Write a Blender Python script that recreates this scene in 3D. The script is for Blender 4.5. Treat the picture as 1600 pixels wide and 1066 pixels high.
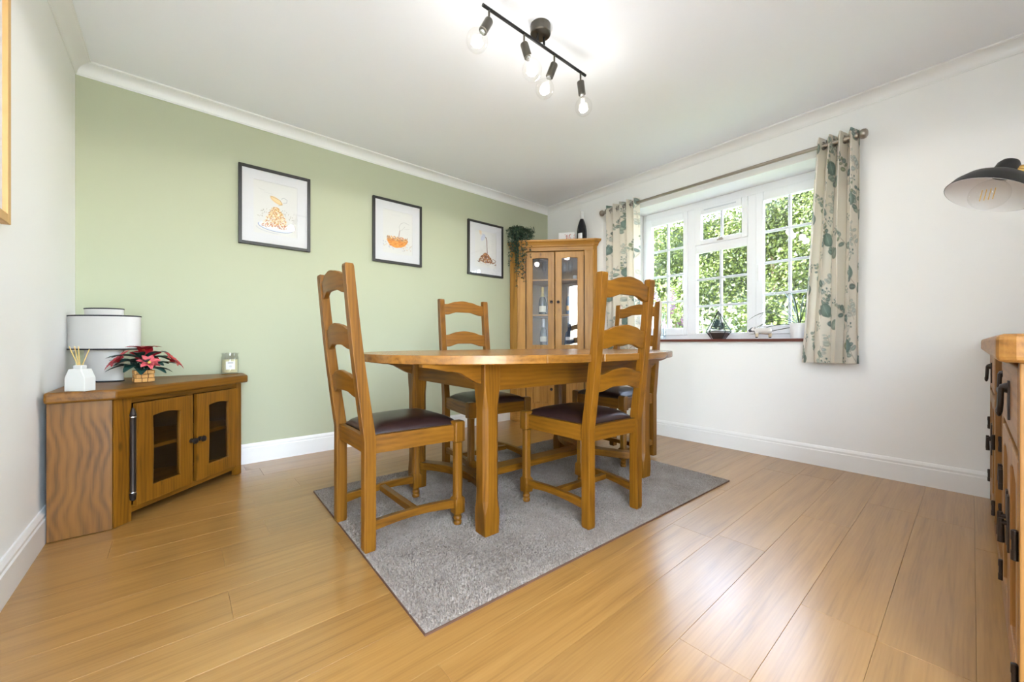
import bpy, bmesh, math, random
import numpy as np
from mathutils import Vector, Matrix, Euler

random.seed(7)
S = bpy.context.scene
for o in list(bpy.data.objects):
    bpy.data.objects.remove(o)
COL = S.collection
PI = math.pi

# ------------------------------------------------------------------ camera
YAW = math.radians(49.5628)
CAMZ = 0.8343
cam = bpy.data.cameras.new('camera')
cam.sensor_width = 36.0
cam.lens = 36.0 * 612.9 / 1600
cam.shift_y = 2.43 / 1600
cam.clip_start = 0.02
cam.clip_end = 200
camo = bpy.data.objects.new('camera', cam)
COL.objects.link(camo)
camo.location = (0, 0, CAMZ)
camo.rotation_euler = (PI / 2, 0, YAW - PI / 2)
S.camera = camo

# ------------------------------------------------------------------ world, sun, exposure
w = bpy.data.worlds.new('world')
S.world = w
w.use_nodes = True
nt = w.node_tree
sky = nt.nodes.new('ShaderNodeTexSky')
sky.sky_type = 'NISHITA'
sky.sun_disc = False
sky.sun_elevation = math.radians(48)
sky.sun_rotation = math.radians(288)
sky.altitude = 50
bg = nt.nodes['Background']
haze = nt.nodes.new('ShaderNodeHueSaturation')      # thin bright cloud: a paler sky all round
haze.inputs['Saturation'].default_value = 0.62
nt.links.new(sky.outputs[0], haze.inputs['Color'])
nt.links.new(haze.outputs[0], bg.inputs[0])
SKY_STRENGTH = 4.2
bg.inputs[1].default_value = SKY_STRENGTH

sl = bpy.data.lights.new('sun', 'SUN')
sl.energy = 7.5
sl.angle = math.radians(0.6)
sl.color = (1.0, 0.95, 0.86)
so = bpy.data.objects.new('sun', sl)
COL.objects.link(so)
so.location = (-6, -3, 9)
so.rotation_euler = Vector((0.62, -0.20, -0.72)).to_track_quat('-Z', 'Y').to_euler()

BULB_W = 0.8; SPOT_W = 8.0            # light of each ceiling bulb, used in the lamp's builder
BULB_COL = (0.98, 0.98, 0.985)

S.view_settings.view_transform = 'Standard'
S.view_settings.look = 'None'
S.view_settings.gamma = 1.0
S.view_settings.exposure = 0.67
S.view_settings.use_curve_mapping = False

# ------------------------------------------------------------------ room size
XL, XR = -0.4354, 3.3192
YG, YB = 3.2476, -0.56
H = 2.40

# ================================================================== helpers
def lin(r, g=None, b=None):
    c = (r, g, b) if g is not None else r
    return tuple(((x / 255) / 12.92 if x / 255 <= 0.04045 else ((x / 255 + 0.055) / 1.055) ** 2.4) for x in c)


def tag(o, label=None, cat=None, group=None, kind=None):
    if label: o['label'] = label
    if cat: o['category'] = cat
    if group: o['group'] = group
    if kind: o['kind'] = kind
    return o


def empty(name, loc=(0, 0, 0), rz=0.0, label=None, cat=None, group=None, kind=None):
    o = bpy.data.objects.new(name, None)
    o.empty_display_size = 0.05
    COL.objects.link(o)
    o.location = loc
    o.rotation_euler = (0, 0, rz)
    return tag(o, label, cat, group, kind)


def link_mesh(name, me, mat=None, parent=None):
    o = bpy.data.objects.new(name, me)
    COL.objects.link(o)
    if mat is not None and not me.materials:
        for m in (mat if isinstance(mat, (list, tuple)) else [mat]):
            me.materials.append(m)
    if parent is not None:
        o.parent = parent
    return o


class MB:
    def __init__(s):
        s.v = []; s.f = []; s.mi = []; s.cur = 0

    def add(s, vs, fs):
        b = len(s.v)
        s.v += [tuple(v) for v in vs]
        for f in fs:
            s.f.append([b + i for i in f]); s.mi.append(s.cur)
        return s

    def box(s, c, d, R=None):
        vs = []
        for z in (-.5, .5):
            for x, y in ((-.5, -.5), (.5, -.5), (.5, .5), (-.5, .5)):
                p = Vector((x * d[0], y * d[1], z * d[2]))
                if R is not None: p = R @ p
                vs.append(p + Vector(c))
        return s.add(vs, [(3, 2, 1, 0), (4, 5, 6, 7), (0, 1, 5, 4), (1, 2, 6, 5), (2, 3, 7, 6), (3, 0, 4, 7)])

    def bb(s, x0, x1, y0, y1, z0, z1):
        return s.box(((x0 + x1) / 2, (y0 + y1) / 2, (z0 + z1) / 2), (abs(x1 - x0), abs(y1 - y0), abs(z1 - z0)))

    def prism(s, poly, axis, a, b):
        n = len(poly)
        def mk(p, t):
            return {'z': (p[0], p[1], t), 'y': (p[0], t, p[1]), 'x': (t, p[0], p[1])}[axis]
        vs = [mk(p, a) for p in poly] + [mk(p, b) for p in poly]
        fs = [list(range(n))[::-1], list(range(n, 2 * n))]
        fs += [(i, (i + 1) % n, n + (i + 1) % n, n + i) for i in range(n)]
        return s.add(vs, fs)

    def loft(s, rings, caps=True, closed=True):
        n = len(rings[0]); vs = [p for r in rings for p in r]; fs = []
        for k in range(len(rings) - 1):
            for i in range(n if closed else n - 1):
                j = (i + 1) % n
                fs.append((k * n + i, k * n + j, (k + 1) * n + j, (k + 1) * n + i))
        if caps:
            fs.append(list(range(n))[::-1]); fs.append(list(range((len(rings) - 1) * n, len(rings) * n)))
        return s.add(vs, fs)

    def cyl(s, p0, p1, r0, r1=None, n=12, caps=True):
        return s.tube([p0, p1], [r0, r0 if r1 is None else r1], n, caps)

    def tube(s, pts, r, n=8, caps=True):
        pts = [Vector(p) for p in pts]
        rs = r if isinstance(r, (list, tuple)) else [r] * len(pts)
        rings = []; up = None
        for i, p in enumerate(pts):
            t = (pts[min(i + 1, len(pts) - 1)] - pts[max(i - 1, 0)]).normalized()
            if up is None:
                up = Vector((0, 0, 1)) if abs(t.z) < 0.9 else Vector((1, 0, 0))
            a = t.cross(up).normalized(); b = a.cross(t).normalized(); up = b
            rings.append([p + rs[i] * (math.cos(2 * PI * k / n) * a + math.sin(2 * PI * k / n) * b) for k in range(n)])
        return s.loft(rings, caps)

    def lathe(s, prof, n=24, o=(0, 0, 0), R=None, sx=1.0, sy=1.0):
        rings = []
        for r, z in prof:
            ring = []
            for k in range(n):
                p = Vector((max(r, 1e-5) * math.cos(2 * PI * k / n) * sx, max(r, 1e-5) * math.sin(2 * PI * k / n) * sy, z))
                if R is not None: p = R @ p
                ring.append(p + Vector(o))
            rings.append(ring)
        return s.loft(rings)

    def ellipsoid(s, c, r, n=14, m=9, R=None):
        rings = []
        for j in range(m + 1):
            a = -PI / 2 + PI * j / m
            ring = []
            for k in range(n):
                p = Vector((r[0] * max(math.cos(a), 1e-4) * math.cos(2 * PI * k / n), r[1] * max(math.cos(a), 1e-4) * math.sin(2 * PI * k / n), r[2] * math.sin(a)))
                if R is not None: p = R @ p
                ring.append(p + Vector(c))
            rings.append(ring)
        return s.loft(rings)

    def mesh(s, name, smooth=None):
        me = bpy.data.meshes.new(name)
        me.from_pydata(s.v, [], s.f)
        if any(s.mi):
            me.polygons.foreach_set('material_index', s.mi)
        bm = bmesh.new(); bm.from_mesh(me)
        bmesh.ops.recalc_face_normals(bm, faces=bm.faces)
        bm.to_mesh(me); bm.free()
        if smooth is not None:
            me.polygons.foreach_set('use_smooth', [True] * len(me.polygons))
            me.set_sharp_from_angle(angle=math.radians(smooth))
        me.update()
        return me

    def build(s, name, mat, parent=None, smooth=None, bevel=None, seg=2, bang=35):
        o = link_mesh(name, s.mesh(name, smooth), mat, parent)
        if bevel:
            add_bevel(o, bevel, seg, bang)
        return o


def add_bevel(o, width, seg=2, ang=35):
    m = o.modifiers.new('bevel', 'BEVEL')
    m.width = width; m.segments = seg; m.limit_method = 'ANGLE'; m.angle_limit = math.radians(ang)
    m.use_clamp_overlap = True
    return m


def copy_tree(o, parent=None):
    c = o.copy()
    COL.objects.link(c)
    c.parent = parent
    for ch in list(o.children):
        copy_tree(ch, c)
    return c


def grid_mesh(name, P, colors=None):
    """P: (nv, nu, 3) array of points, colours (nv, nu, 3) linear"""
    nv, nu, _ = P.shape
    idx = np.arange(nv * nu).reshape(nv, nu)
    q = np.stack([idx[:-1, :-1], idx[:-1, 1:], idx[1:, 1:], idx[1:, :-1]], -1).reshape(-1, 4)
    me = bpy.data.meshes.new(name)
    me.vertices.add(nv * nu); me.vertices.foreach_set('co', P.reshape(-1).astype(np.float32))
    nq = len(q)
    me.loops.add(nq * 4); me.loops.foreach_set('vertex_index', q.reshape(-1).astype(np.int32))
    me.polygons.add(nq)
    me.polygons.foreach_set('loop_start', (np.arange(nq) * 4).astype(np.int32))
    me.polygons.foreach_set('use_smooth', np.ones(nq, dtype=bool))
    me.update(calc_edges=True)
    if colors is not None:
        a = me.color_attributes.new('print', 'FLOAT_COLOR', 'POINT')
        c = np.ones((nv * nu, 4), np.float32); c[:, :3] = colors.reshape(-1, 3)
        a.data.foreach_set('color', c.reshape(-1))
    me.validate()
    return me


class Canvas:
    """flat print: pixels of a surface, in metres, drawn with ellipses, blobs and pen strokes"""
    def __init__(s, w, h, res, bgc):
        s.nu = int(w / res) + 1; s.nv = int(h / res) + 1
        s.X, s.Y = np.meshgrid(np.linspace(0, w, s.nu), np.linspace(0, h, s.nv))
        s.C = np.ones((s.nv, s.nu, 3)) * np.array(bgc); s.res = res; s.w = w; s.h = h

    def mix(s, m, col, y0, y1, x0, x1):
        m = m[..., None]
        s.C[y0:y1, x0:x1] = s.C[y0:y1, x0:x1] * (1 - m) + np.array(col) * m

    def win(s, xa, xb, ya, yb):
        r = s.res
        x0 = max(0, int(xa / r) - 1); x1 = min(s.nu, int(xb / r) + 3); y0 = max(0, int(ya / r) - 1); y1 = min(s.nv, int(yb / r) + 3)
        return y0, y1, x0, x1

    def ell(s, cx, cy, rx, ry, rot, col, a=1.0, soft=None, shade=None):
        R = max(rx, ry) * 1.2 + s.res * 2
        y0, y1, x0, x1 = s.win(cx - R, cx + R, cy - R, cy + R)
        if y1 <= y0 or x1 <= x0: return
        dx = s.X[y0:y1, x0:x1] - cx; dy = s.Y[y0:y1, x0:x1] - cy
        c, q = math.cos(rot), math.sin(rot)
        u = (dx * c + dy * q) / rx; v = (-dx * q + dy * c) / ry
        d = np.sqrt(u * u + v * v)
        soft = (s.res * 0.8 / min(rx, ry)) if soft is None else soft
        m = np.clip((1 - d) / max(soft, 1e-4) + .5, 0, 1) * a
        if shade is not None:
            t = np.clip(d, 0, 1)[..., None]
            col = np.array(col) * (1 - t) + np.array(shade) * t
            mm = m[..., None]
            s.C[y0:y1, x0:x1] = s.C[y0:y1, x0:x1] * (1 - mm) + col * mm
        else:
            s.mix(m, col, y0, y1, x0, x1)

    def line(s, pts, wd, col, a=1.0):
        for (xa, ya), (xb, yb) in zip(pts[:-1], pts[1:]):
            y0, y1, x0, x1 = s.win(min(xa, xb) - wd * 2, max(xa, xb) + wd * 2, min(ya, yb) - wd * 2, max(ya, yb) + wd * 2)
            if y1 <= y0 or x1 <= x0: continue
            X = s.X[y0:y1, x0:x1]; Y = s.Y[y0:y1, x0:x1]
            L2 = (xb - xa) ** 2 + (yb - ya) ** 2 + 1e-12
            t = np.clip(((X - xa) * (xb - xa) + (Y - ya) * (yb - ya)) / L2, 0, 1)
            d = np.hypot(X - xa - t * (xb - xa), Y - ya - t * (yb - ya))
            s.mix(np.clip((wd / 2 - d) / (s.res * .8) + .5, 0, 1) * a, col, y0, y1, x0, x1)


# ================================================================== materials
def mat_new(name):
    m = bpy.data.materials.new(name); m.use_nodes = True
    return m, m.node_tree, m.node_tree.nodes['Principled BSDF']


def plain(name, col, rough=0.5, metal=0.0, spec=0.5, bump=None, coat=0.0, var=0.0, vscale=8.0):
    m, t, p = mat_new(name)
    p.inputs['Base Color'].default_value = (*col, 1)
    p.inputs['Roughness'].default_value = rough
    p.inputs['Metallic'].default_value = metal
    p.inputs['Specular IOR Level'].default_value = spec
    p.inputs['Coat Weight'].default_value = coat
    if var or bump:
        tc = t.nodes.new('ShaderNodeTexCoord')
    if var:
        n = t.nodes.new('ShaderNodeTexNoise'); n.inputs['Scale'].default_value = vscale; n.inputs['Detail'].default_value = 4
        t.links.new(tc.outputs['Object'], n.inputs['Vector'])
        r = t.nodes.new('ShaderNodeMix'); r.data_type = 'RGBA'
        r.inputs['A'].default_value = (*[max(0, c * (1 - var)) for c in col], 1)
        r.inputs['B'].default_value = (*[min(1, c * (1 + var)) for c in col], 1)
        t.links.new(n.outputs[0], r.inputs['Factor']); t.links.new(r.outputs['Result'], p.inputs['Base Color'])
    if bump:
        n = t.nodes.new('ShaderNodeTexNoise'); n.inputs['Scale'].default_value = bump[0]; n.inputs['Detail'].default_value = 3
        t.links.new(tc.outputs['Object'], n.inputs['Vector'])
        b = t.nodes.new('ShaderNodeBump'); b.inputs['Strength'].default_value = bump[1]; b.inputs['Distance'].default_value = bump[2]
        t.links.new(n.outputs[0], b.inputs['Height']); t.links.new(b.outputs[0], p.inputs['Normal'])
    return m


def wood(name, axis, cols, rough=0.38, fig=1.0, spec=0.34, coat=0.0, tone=0.12, knots=True, ww=0.10, nw=0.66, across=26, band=None, wal=1.6):
    """oak: cols = dark grain, middle, light"""
    m, t, p = mat_new(name)
    N = t.nodes.new; L = t.links.new
    tc = N('ShaderNodeTexCoord'); oi = N('ShaderNodeObjectInfo')
    off = N('ShaderNodeVectorMath'); off.operation = 'SCALE'
    cmb = N('ShaderNodeCombineXYZ')
    L(oi.outputs['Random'], cmb.inputs[0]); L(oi.outputs['Random'], cmb.inputs[1]); L(oi.outputs['Random'], cmb.inputs[2])
    L(cmb.outputs[0], off.inputs[0]); off.inputs['Scale'].default_value = 7.3
    ad = N('ShaderNodeVectorMath'); ad.operation = 'ADD'
    L(tc.outputs['Object'], ad.inputs[0]); L(off.outputs[0], ad.inputs[1])
    def mapped(along, across):
        mp = N('ShaderNodeMapping')
        oth = [a for a in 'xyz' if a != axis]
        mp.inputs['Scale'].default_value = tuple(along if a == axis else (across if a == oth[0] else across * .62) for a in 'xyz')
        L(ad.outputs[0], mp.inputs['Vector'])
        return mp.outputs[0]
    n1 = N('ShaderNodeTexNoise'); n1.inputs['Scale'].default_value = 1; n1.inputs['Detail'].default_value = 5; n1.inputs['Distortion'].default_value = 0.9
    L(mapped(1.6, across * fig), n1.inputs['Vector'])
    wv = N('ShaderNodeTexWave'); wv.wave_type = 'BANDS'; wv.bands_direction = band or {'x': 'Z', 'y': 'Z', 'z': 'X'}[axis]
    wv.inputs['Scale'].default_value = 3.2; wv.inputs['Distortion'].default_value = 15.0; wv.inputs['Detail'].default_value = 1.0; wv.inputs['Detail Scale'].default_value = 0.28
    L(mapped(wal, (.42 if band == 'X' else .26) * across * fig), wv.inputs['Vector'])
    n2 = N('ShaderNodeTexNoise'); n2.inputs['Scale'].default_value = 1; n2.inputs['Detail'].default_value = 2
    L(mapped(9, 230), n2.inputs['Vector'])
    a1 = N('ShaderNodeMath'); a1.operation = 'MULTIPLY'; a1.inputs[1].default_value = ww; L(wv.outputs['Fac'], a1.inputs[0])
    a2 = N('ShaderNodeMath'); a2.operation = 'MULTIPLY_ADD'; a2.inputs[1].default_value = nw; L(n1.outputs[0], a2.inputs[0]); L(a1.outputs[0], a2.inputs[2])
    a3 = N('ShaderNodeMath'); a3.operation = 'MULTIPLY_ADD'; a3.inputs[1].default_value = 0.24; L(n2.outputs[0], a3.inputs[0]); L(a2.outputs[0], a3.inputs[2])
    cr = N('ShaderNodeValToRGB')
    e = cr.color_ramp.elements
    e[0].position = 0.24; e[0].color = (*cols[0], 1); e[1].position = 0.76; e[1].color = (*cols[2], 1)
    k = e.new(0.47); k.color = (*cols[1], 1)
    L(a3.outputs[0], cr.inputs[0])
    out = cr.outputs[0]
    # each board its own tone
    hv = N('ShaderNodeHueSaturation')
    mr = N('ShaderNodeMapRange'); mr.inputs['To Min'].default_value = 1 - tone; mr.inputs['To Max'].default_value = 1 + tone
    L(oi.outputs['Random'], mr.inputs[0]); L(mr.outputs[0], hv.inputs['Value']); L(out, hv.inputs['Color'])
    out = hv.outputs[0]
    if knots:
        vo = N('ShaderNodeTexVoronoi'); vo.inputs['Scale'].default_value = 1.0
        L(mapped(3.0, 7.0), vo.inputs['Vector'])
        kr = N('ShaderNodeValToRGB'); kr.color_ramp.elements[0].position = 0.03; kr.color_ramp.elements[0].color = (0.35, 0.35, 0.35, 1)
        kr.color_ramp.elements[1].position = 0.09; kr.color_ramp.elements[1].color = (1, 1, 1, 1)
        L(vo.outputs['Distance'], kr.inputs[0])
        mx = N('ShaderNodeMix'); mx.data_type = 'RGBA'; mx.blend_type = 'MULTIPLY'; mx.inputs['Factor'].default_value = 0.8
        L(out, mx.inputs['A']); L(kr.outputs[0], mx.inputs['B']); out = mx.outputs['Result']
    L(out, p.inputs['Base Color'])
    bp = N('ShaderNodeBump'); bp.inputs['Strength'].default_value = 0.18; bp.inputs['Distance'].default_value = 0.0006
    L(a3.outputs[0], bp.inputs['Height']); L(bp.outputs[0], p.inputs['Normal'])
    p.inputs['Roughness'].default_value = rough
    p.inputs['Specular IOR Level'].default_value = spec
    p.inputs['Coat Weight'].default_value = coat
    p.inputs['Coat Roughness'].default_value = 0.22
    return m


def glassy(name, tint=(1, 1, 1), refl=1.0, rough=0.0):
    """thin glass: straight-through transparency with a Fresnel sheen"""
    m = bpy.data.materials.new(name); m.use_nodes = True
    t = m.node_tree; t.nodes.clear(); N = t.nodes.new; L = t.links.new
    o = N('ShaderNodeOutputMaterial'); tr = N('ShaderNodeBsdfTransparent'); gl = N('ShaderNodeBsdfGlossy'); mx = N('ShaderNodeMixShader'); lw = N('ShaderNodeLayerWeight')
    pw = N('ShaderNodeMath'); pw.operation = 'POWER'; pw.inputs[1].default_value = 4.0; L(lw.outputs['Facing'], pw.inputs[0])
    fr = N('ShaderNodeMath'); fr.operation = 'MULTIPLY_ADD'; fr.inputs[1].default_value = 0.62; fr.inputs[2].default_value = 0.05; L(pw.outputs[0], fr.inputs[0])
    tr.inputs[0].default_value = (*tint, 1); gl.inputs['Roughness'].default_value = rough
    ml = N('ShaderNodeMath'); ml.operation = 'MULTIPLY'; ml.inputs[1].default_value = refl
    L(fr.outputs[0], ml.inputs[0]); L(ml.outputs[0], mx.inputs[0]); L(tr.outputs[0], mx.inputs[1]); L(gl.outputs[0], mx.inputs[2]); L(mx.outputs[0], o.inputs[0])
    return m


def printed(name, rough=0.6, transl=0.0, weave=None):
    m, t, p = mat_new(name)
    a = t.nodes.new('ShaderNodeVertexColor'); a.layer_name = 'print'
    t.links.new(a.outputs[0], p.inputs['Base Color'])
    p.inputs['Roughness'].default_value = rough; p.inputs['Specular IOR Level'].default_value = 0.25
    if weave:
        tc = t.nodes.new('ShaderNodeTexCoord'); n = t.nodes.new('ShaderNodeTexNoise'); n.inputs['Scale'].default_value = weave
        b = t.nodes.new('ShaderNodeBump'); b.inputs['Strength'].default_value = 0.15; b.inputs['Distance'].default_value = 0.001
        t.links.new(tc.outputs['Object'], n.inputs['Vector']); t.links.new(n.outputs[0], b.inputs['Height']); t.links.new(b.outputs[0], p.inputs['Normal'])
    if transl:
        tl = t.nodes.new('ShaderNodeBsdfTranslucent'); mx = t.nodes.new('ShaderNodeMixShader'); mx.inputs[0].default_value = transl
        t.links.new(a.outputs[0], tl.inputs[0]); o = t.nodes['Material Output']
        t.links.new(p.outputs[0], mx.inputs[1]); t.links.new(tl.outputs[0], mx.inputs[2]); t.links.new(mx.outputs[0], o.inputs[0])
    return m


def leafmat(name, ca, cb, rough=0.45, transl=0.3, scale=3.0):
    m, t, p = mat_new(name)
    N = t.nodes.new; L = t.links.new
    g = N('ShaderNodeNewGeometry'); tc = N('ShaderNodeTexCoord'); n = N('ShaderNodeTexNoise'); n.inputs['Scale'].default_value = scale; n.inputs['Detail'].default_value = 3
    L(tc.outputs['Object'], n.inputs['Vector'])
    ad = N('ShaderNodeMath'); ad.operation = 'MULTIPLY_ADD'; ad.inputs[1].default_value = 0.6
    sb = N('ShaderNodeMath'); sb.operation = 'MULTIPLY'; sb.inputs[1].default_value = 0.5
    L(n.outputs[0], sb.inputs[0]); L(g.outputs['Random Per Island'], ad.inputs[0]); L(sb.outputs[0], ad.inputs[2])
    mx = N('ShaderNodeMix'); mx.data_type = 'RGBA'; mx.inputs['A'].default_value = (*ca, 1); mx.inputs['B'].default_value = (*cb, 1)
    L(ad.outputs[0], mx.inputs['Factor']); L(mx.outputs['Result'], p.inputs['Base Color'])
    p.inputs['Roughness'].default_value = rough
    if transl:
        tl = N('ShaderNodeBsdfTranslucent'); ms = N('ShaderNodeMixShader'); ms.inputs[0].default_value = transl
        L(mx.outputs['Result'], tl.inputs[0]); L(p.outputs[0], ms.inputs[1]); L(tl.outputs[0], ms.inputs[2]); L(ms.outputs[0], t.nodes['Material Output'].inputs[0])
    return m


OAK = (lin(68, 38, 6), lin(119, 75, 14), lin(141, 93, 22))
WX = wood('oak_grain_x', 'x', OAK); WY = wood('oak_grain_y', 'y', OAK); WZ = wood('oak_grain_z', 'z', OAK)
OAKL = (lin(120, 78, 30), lin(172, 122, 54), lin(192, 144, 74))
WCX = wood('cabinet_oak_x', 'x', OAKL); WCZ = wood('cabinet_oak_z', 'z', OAKL)
WTOP = wood('oak_tabletop', 'x', (lin(90, 54, 16), lin(138, 91, 32), lin(160, 110, 44)), rough=0.27, spec=0.55, coat=0.15)
WBIG = wood('oak_figured_panel', 'z', (lin(66, 40, 12), lin(116, 75, 24), lin(134, 90, 32)), fig=.42, ww=.15, nw=.56, band='X', wal=4.6)
OAKD = (lin(92, 58, 22), lin(138, 94, 44), lin(162, 116, 60))
WSX = wood('sideboard_oak_x', 'x', OAKD, rough=0.42); WSZ = wood('sideboard_oak_z', 'z', OAKD, rough=0.42); WSY = wood('sideboard_oak_y', 'y', OAKD, rough=0.4)
WFLOOR = wood('floor_plank', 'x', (lin(134, 93, 42), lin(162, 118, 60), lin(177, 134, 74)), rough=0.30, fig=1.0, spec=0.8, tone=0.06, ww=.05, nw=.7, across=38, coat=0.4, knots=False, band='Y')
WPALE = plain('pale_wood', lin(206, 164, 104), 0.5, var=0.1, vscale=30)
M_WHITE = plain('white_wall_paint', (0.905, 0.895, 0.872), 0.7, spec=0.25, bump=(260, 0.08, 0.001))
M_GREEN = plain('sage_wall_paint', lin(184, 187, 161), 0.7, spec=0.2, bump=(260, 0.08, 0.001))
M_CEIL = plain('ceiling_paint', (0.905, 0.915, 0.945), 0.85, spec=0.15, bump=(180, 0.06, 0.001))
M_GLOSSW = plain('white_gloss_trim', (0.86, 0.85, 0.83), 0.32)
M_UPVC = plain('white_upvc', (0.84, 0.85, 0.87), 0.28)
M_BEAD = plain('glazing_bead_grey', (0.62, 0.64, 0.68), 0.35)
M_MAHOG = plain('mahogany_sill', lin(98, 48, 36), 0.35, var=0.25, vscale=20)
M_GLASS = glassy('window_glass', (0.98, 0.99, 0.985), 0.7)
M_CGLASS = glassy('cabinet_glass', (0.95, 0.96, 0.97), 1.0, 0.01)
M_SMOKE = glassy('dark_door_glass', (0.80, 0.79, 0.78), 0.9, 0.06)
M_CLEAR = glassy('clear_glass', (0.96, 0.97, 0.98), 1.0)
M_BULBG = glassy('bulb_glass', (0.985, 0.985, 0.98), 0.5)
M_IRON = plain('dark_iron', lin(58, 50, 46), 0.42, 0.7, bump=(90, 0.2, 0.001))
M_BLACK = plain('black_metal', lin(34, 33, 33), 0.4, 0.3)
M_GUN = plain('dark_nickel', lin(92, 88, 80), 0.28, 0.9)
M_STEEL = plain('brushed_steel', lin(172, 164, 154), 0.3, 1.0)
M_CHROME = plain('bright_metal', lin(220, 220, 218), 0.15, 1.0)
M_BRASS = plain('aged_brass', lin(176, 140, 80), 0.35, 0.9)
M_LEATHER = plain('brown_leather', lin(46, 29, 27), 0.36, spec=0.5, bump=(140, 0.22, 0.0012), var=0.2, vscale=20)
M_FRAME = plain('black_frame', lin(44, 42, 42), 0.4)
M_MAT = plain('white_mount_board', (0.74, 0.73, 0.75), 0.8)
M_ART = printed('art_print', 0.7)
M_PGLASS = glassy('picture_glass', (0.99, 0.99, 0.99), 0.8)
M_CURT = printed('printed_curtain', 0.8, 0.35, 500)
M_LINEN = plain('white_linen_shade', (0.60, 0.575, 0.55), 0.9, bump=(700, 0.3, 0.001))
M_PIPING = plain('black_piping', lin(40, 40, 46), 0.7)
M_CERAM = plain('white_ceramic', (0.62, 0.61, 0.58), 0.45, bump=(40, 0.15, 0.002))
M_REED = plain('reed', lin(206, 172, 104), 0.7)
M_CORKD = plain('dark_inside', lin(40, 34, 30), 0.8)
M_INNER = plain('cabinet_lining', lin(150, 122, 92), 0.7)
M_RED = plain('red_petal', lin(176, 28, 42), 0.35, var=0.35, vscale=40)
M_PINK = plain('pink_petal', lin(204, 90, 96), 0.35, var=0.25, vscale=40)
M_DGREEN = plain('dark_green_leaf', lin(26, 62, 58), 0.4, var=0.3, vscale=30)
M_YEL = plain('yellow_bud', lin(226, 204, 84), 0.4)
M_WICK = plain('woven_tan', lin(206, 150, 76), 0.5, var=0.15, vscale=40)
M_WICKD = plain('basket_core', lin(120, 74, 30), 0.6)
M_WAX = plain('cream_wax', lin(226, 216, 170), 0.5)
M_PAPER = plain('white_label', (0.82, 0.82, 0.82), 0.7)
M_INK = plain('grey_ink', lin(150, 150, 150), 0.7)
M_BOTTLE = plain('dark_bottle_glass', lin(22, 26, 34), 0.12, spec=0.7)
M_BOTTLEG = plain('green_bottle_glass', lin(38, 52, 40), 0.12, spec=0.7)
M_BOTTLEB = plain('blue_grey_bottle', lin(66, 86, 110), 0.2, spec=0.6)
M_FOIL = plain('gold_foil', lin(214, 186, 110), 0.3, 0.6)
M_FOILC = plain('copper_foil', lin(206, 150, 120), 0.3, 0.6)
M_FOILW = plain('silver_foil', lin(226, 224, 222), 0.3, 0.6)
M_LABELC = plain('cream_label', lin(222, 214, 190), 0.6)
M_LABELO = plain('orange_label', lin(220, 156, 52), 0.6)
M_IVY = leafmat('trailing_leaf', lin(34, 52, 44), lin(84, 108, 82), 0.5, 0.1, 10)
M_SPIDER = leafmat('strappy_leaf', lin(34, 54, 44), lin(84, 106, 82), 0.45, 0.15, 10)
M_SUCC = leafmat('succulent_leaf', lin(40, 70, 74), lin(96, 124, 118), 0.5, 0.0, 30)
M_SOIL = plain('dark_gravel', lin(70, 58, 52), 0.9, bump=(160, 0.8, 0.004), var=0.4, vscale=120)
M_PEBB = plain('white_pebbles', lin(206, 204, 200), 0.8, bump=(140, 0.9, 0.004), var=0.2, vscale=140)
M_SHADEIN = plain('white_enamel', (0.78, 0.77, 0.77), 0.35)


def filament(name, col, strength):
    m = bpy.data.materials.new(name); m.use_nodes = True
    t = m.node_tree; t.nodes.clear()
    e = t.nodes.new('ShaderNodeEmission'); o = t.nodes.new('ShaderNodeOutputMaterial')
    e.inputs[0].default_value = (*col, 1); e.inputs[1].default_value = strength
    t.links.new(e.outputs[0], o.inputs[0]); return m


M_FIL = filament('lit_filament', (1.0, 0.93, 0.80), 30.0)
M_FILDIM = plain('unlit_filament', lin(222, 180, 84), 0.4)

# ================================================================== the setting
def struct(o):
    o['kind'] = 'structure'; return o

T = 0.12
m = MB(); m.bb(XL - T, XL, YB - T, YG + T, -0.1, H + .1); struct(m.build('wall_left', M_WHITE))
m = MB(); m.bb(XL, 3.62, YG, YG + T, -0.1, H + .1); struct(m.build('wall_back', M_GREEN))
# the wall behind the photographer gets an added glazed opening for more daylight
DX0, DX1, DZ1 = -0.38, 0.56, 2.16
m = MB(); m.bb(XL, DX0, YB - T, YB, -0.1, H + .1); m.bb(DX1, 3.62, YB - T, YB, -0.1, H + .1); m.bb(DX0, DX1, YB - T, YB, DZ1, H + .1); m.bb(DX0, DX1, YB - T, YB, -0.1, -0.012)
struct(m.build('wall_front', M_WHITE))
# window wall with an opening (soffit and reveals are its own thickness)
WY0, WY1, WZ0, WZ1, XO = 0.63, 2.145, 0.842, 2.10, 3.62
m = MB()
m.bb(XR, XO, YB, WY0, -0.1, H + .1); m.bb(XR, XO, WY1, YG, -0.1, H + .1)
m.bb(XR, XO, WY0, WY1, -0.1, WZ0); m.bb(XR, XO, WY0, WY1, WZ1, H + .1)
struct(m.build('wall_right', M_WHITE))
m = MB(); m.bb(XL, XO, YB, YG, H, H + .1); struct(m.build('ceiling', M_CEIL))

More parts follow.
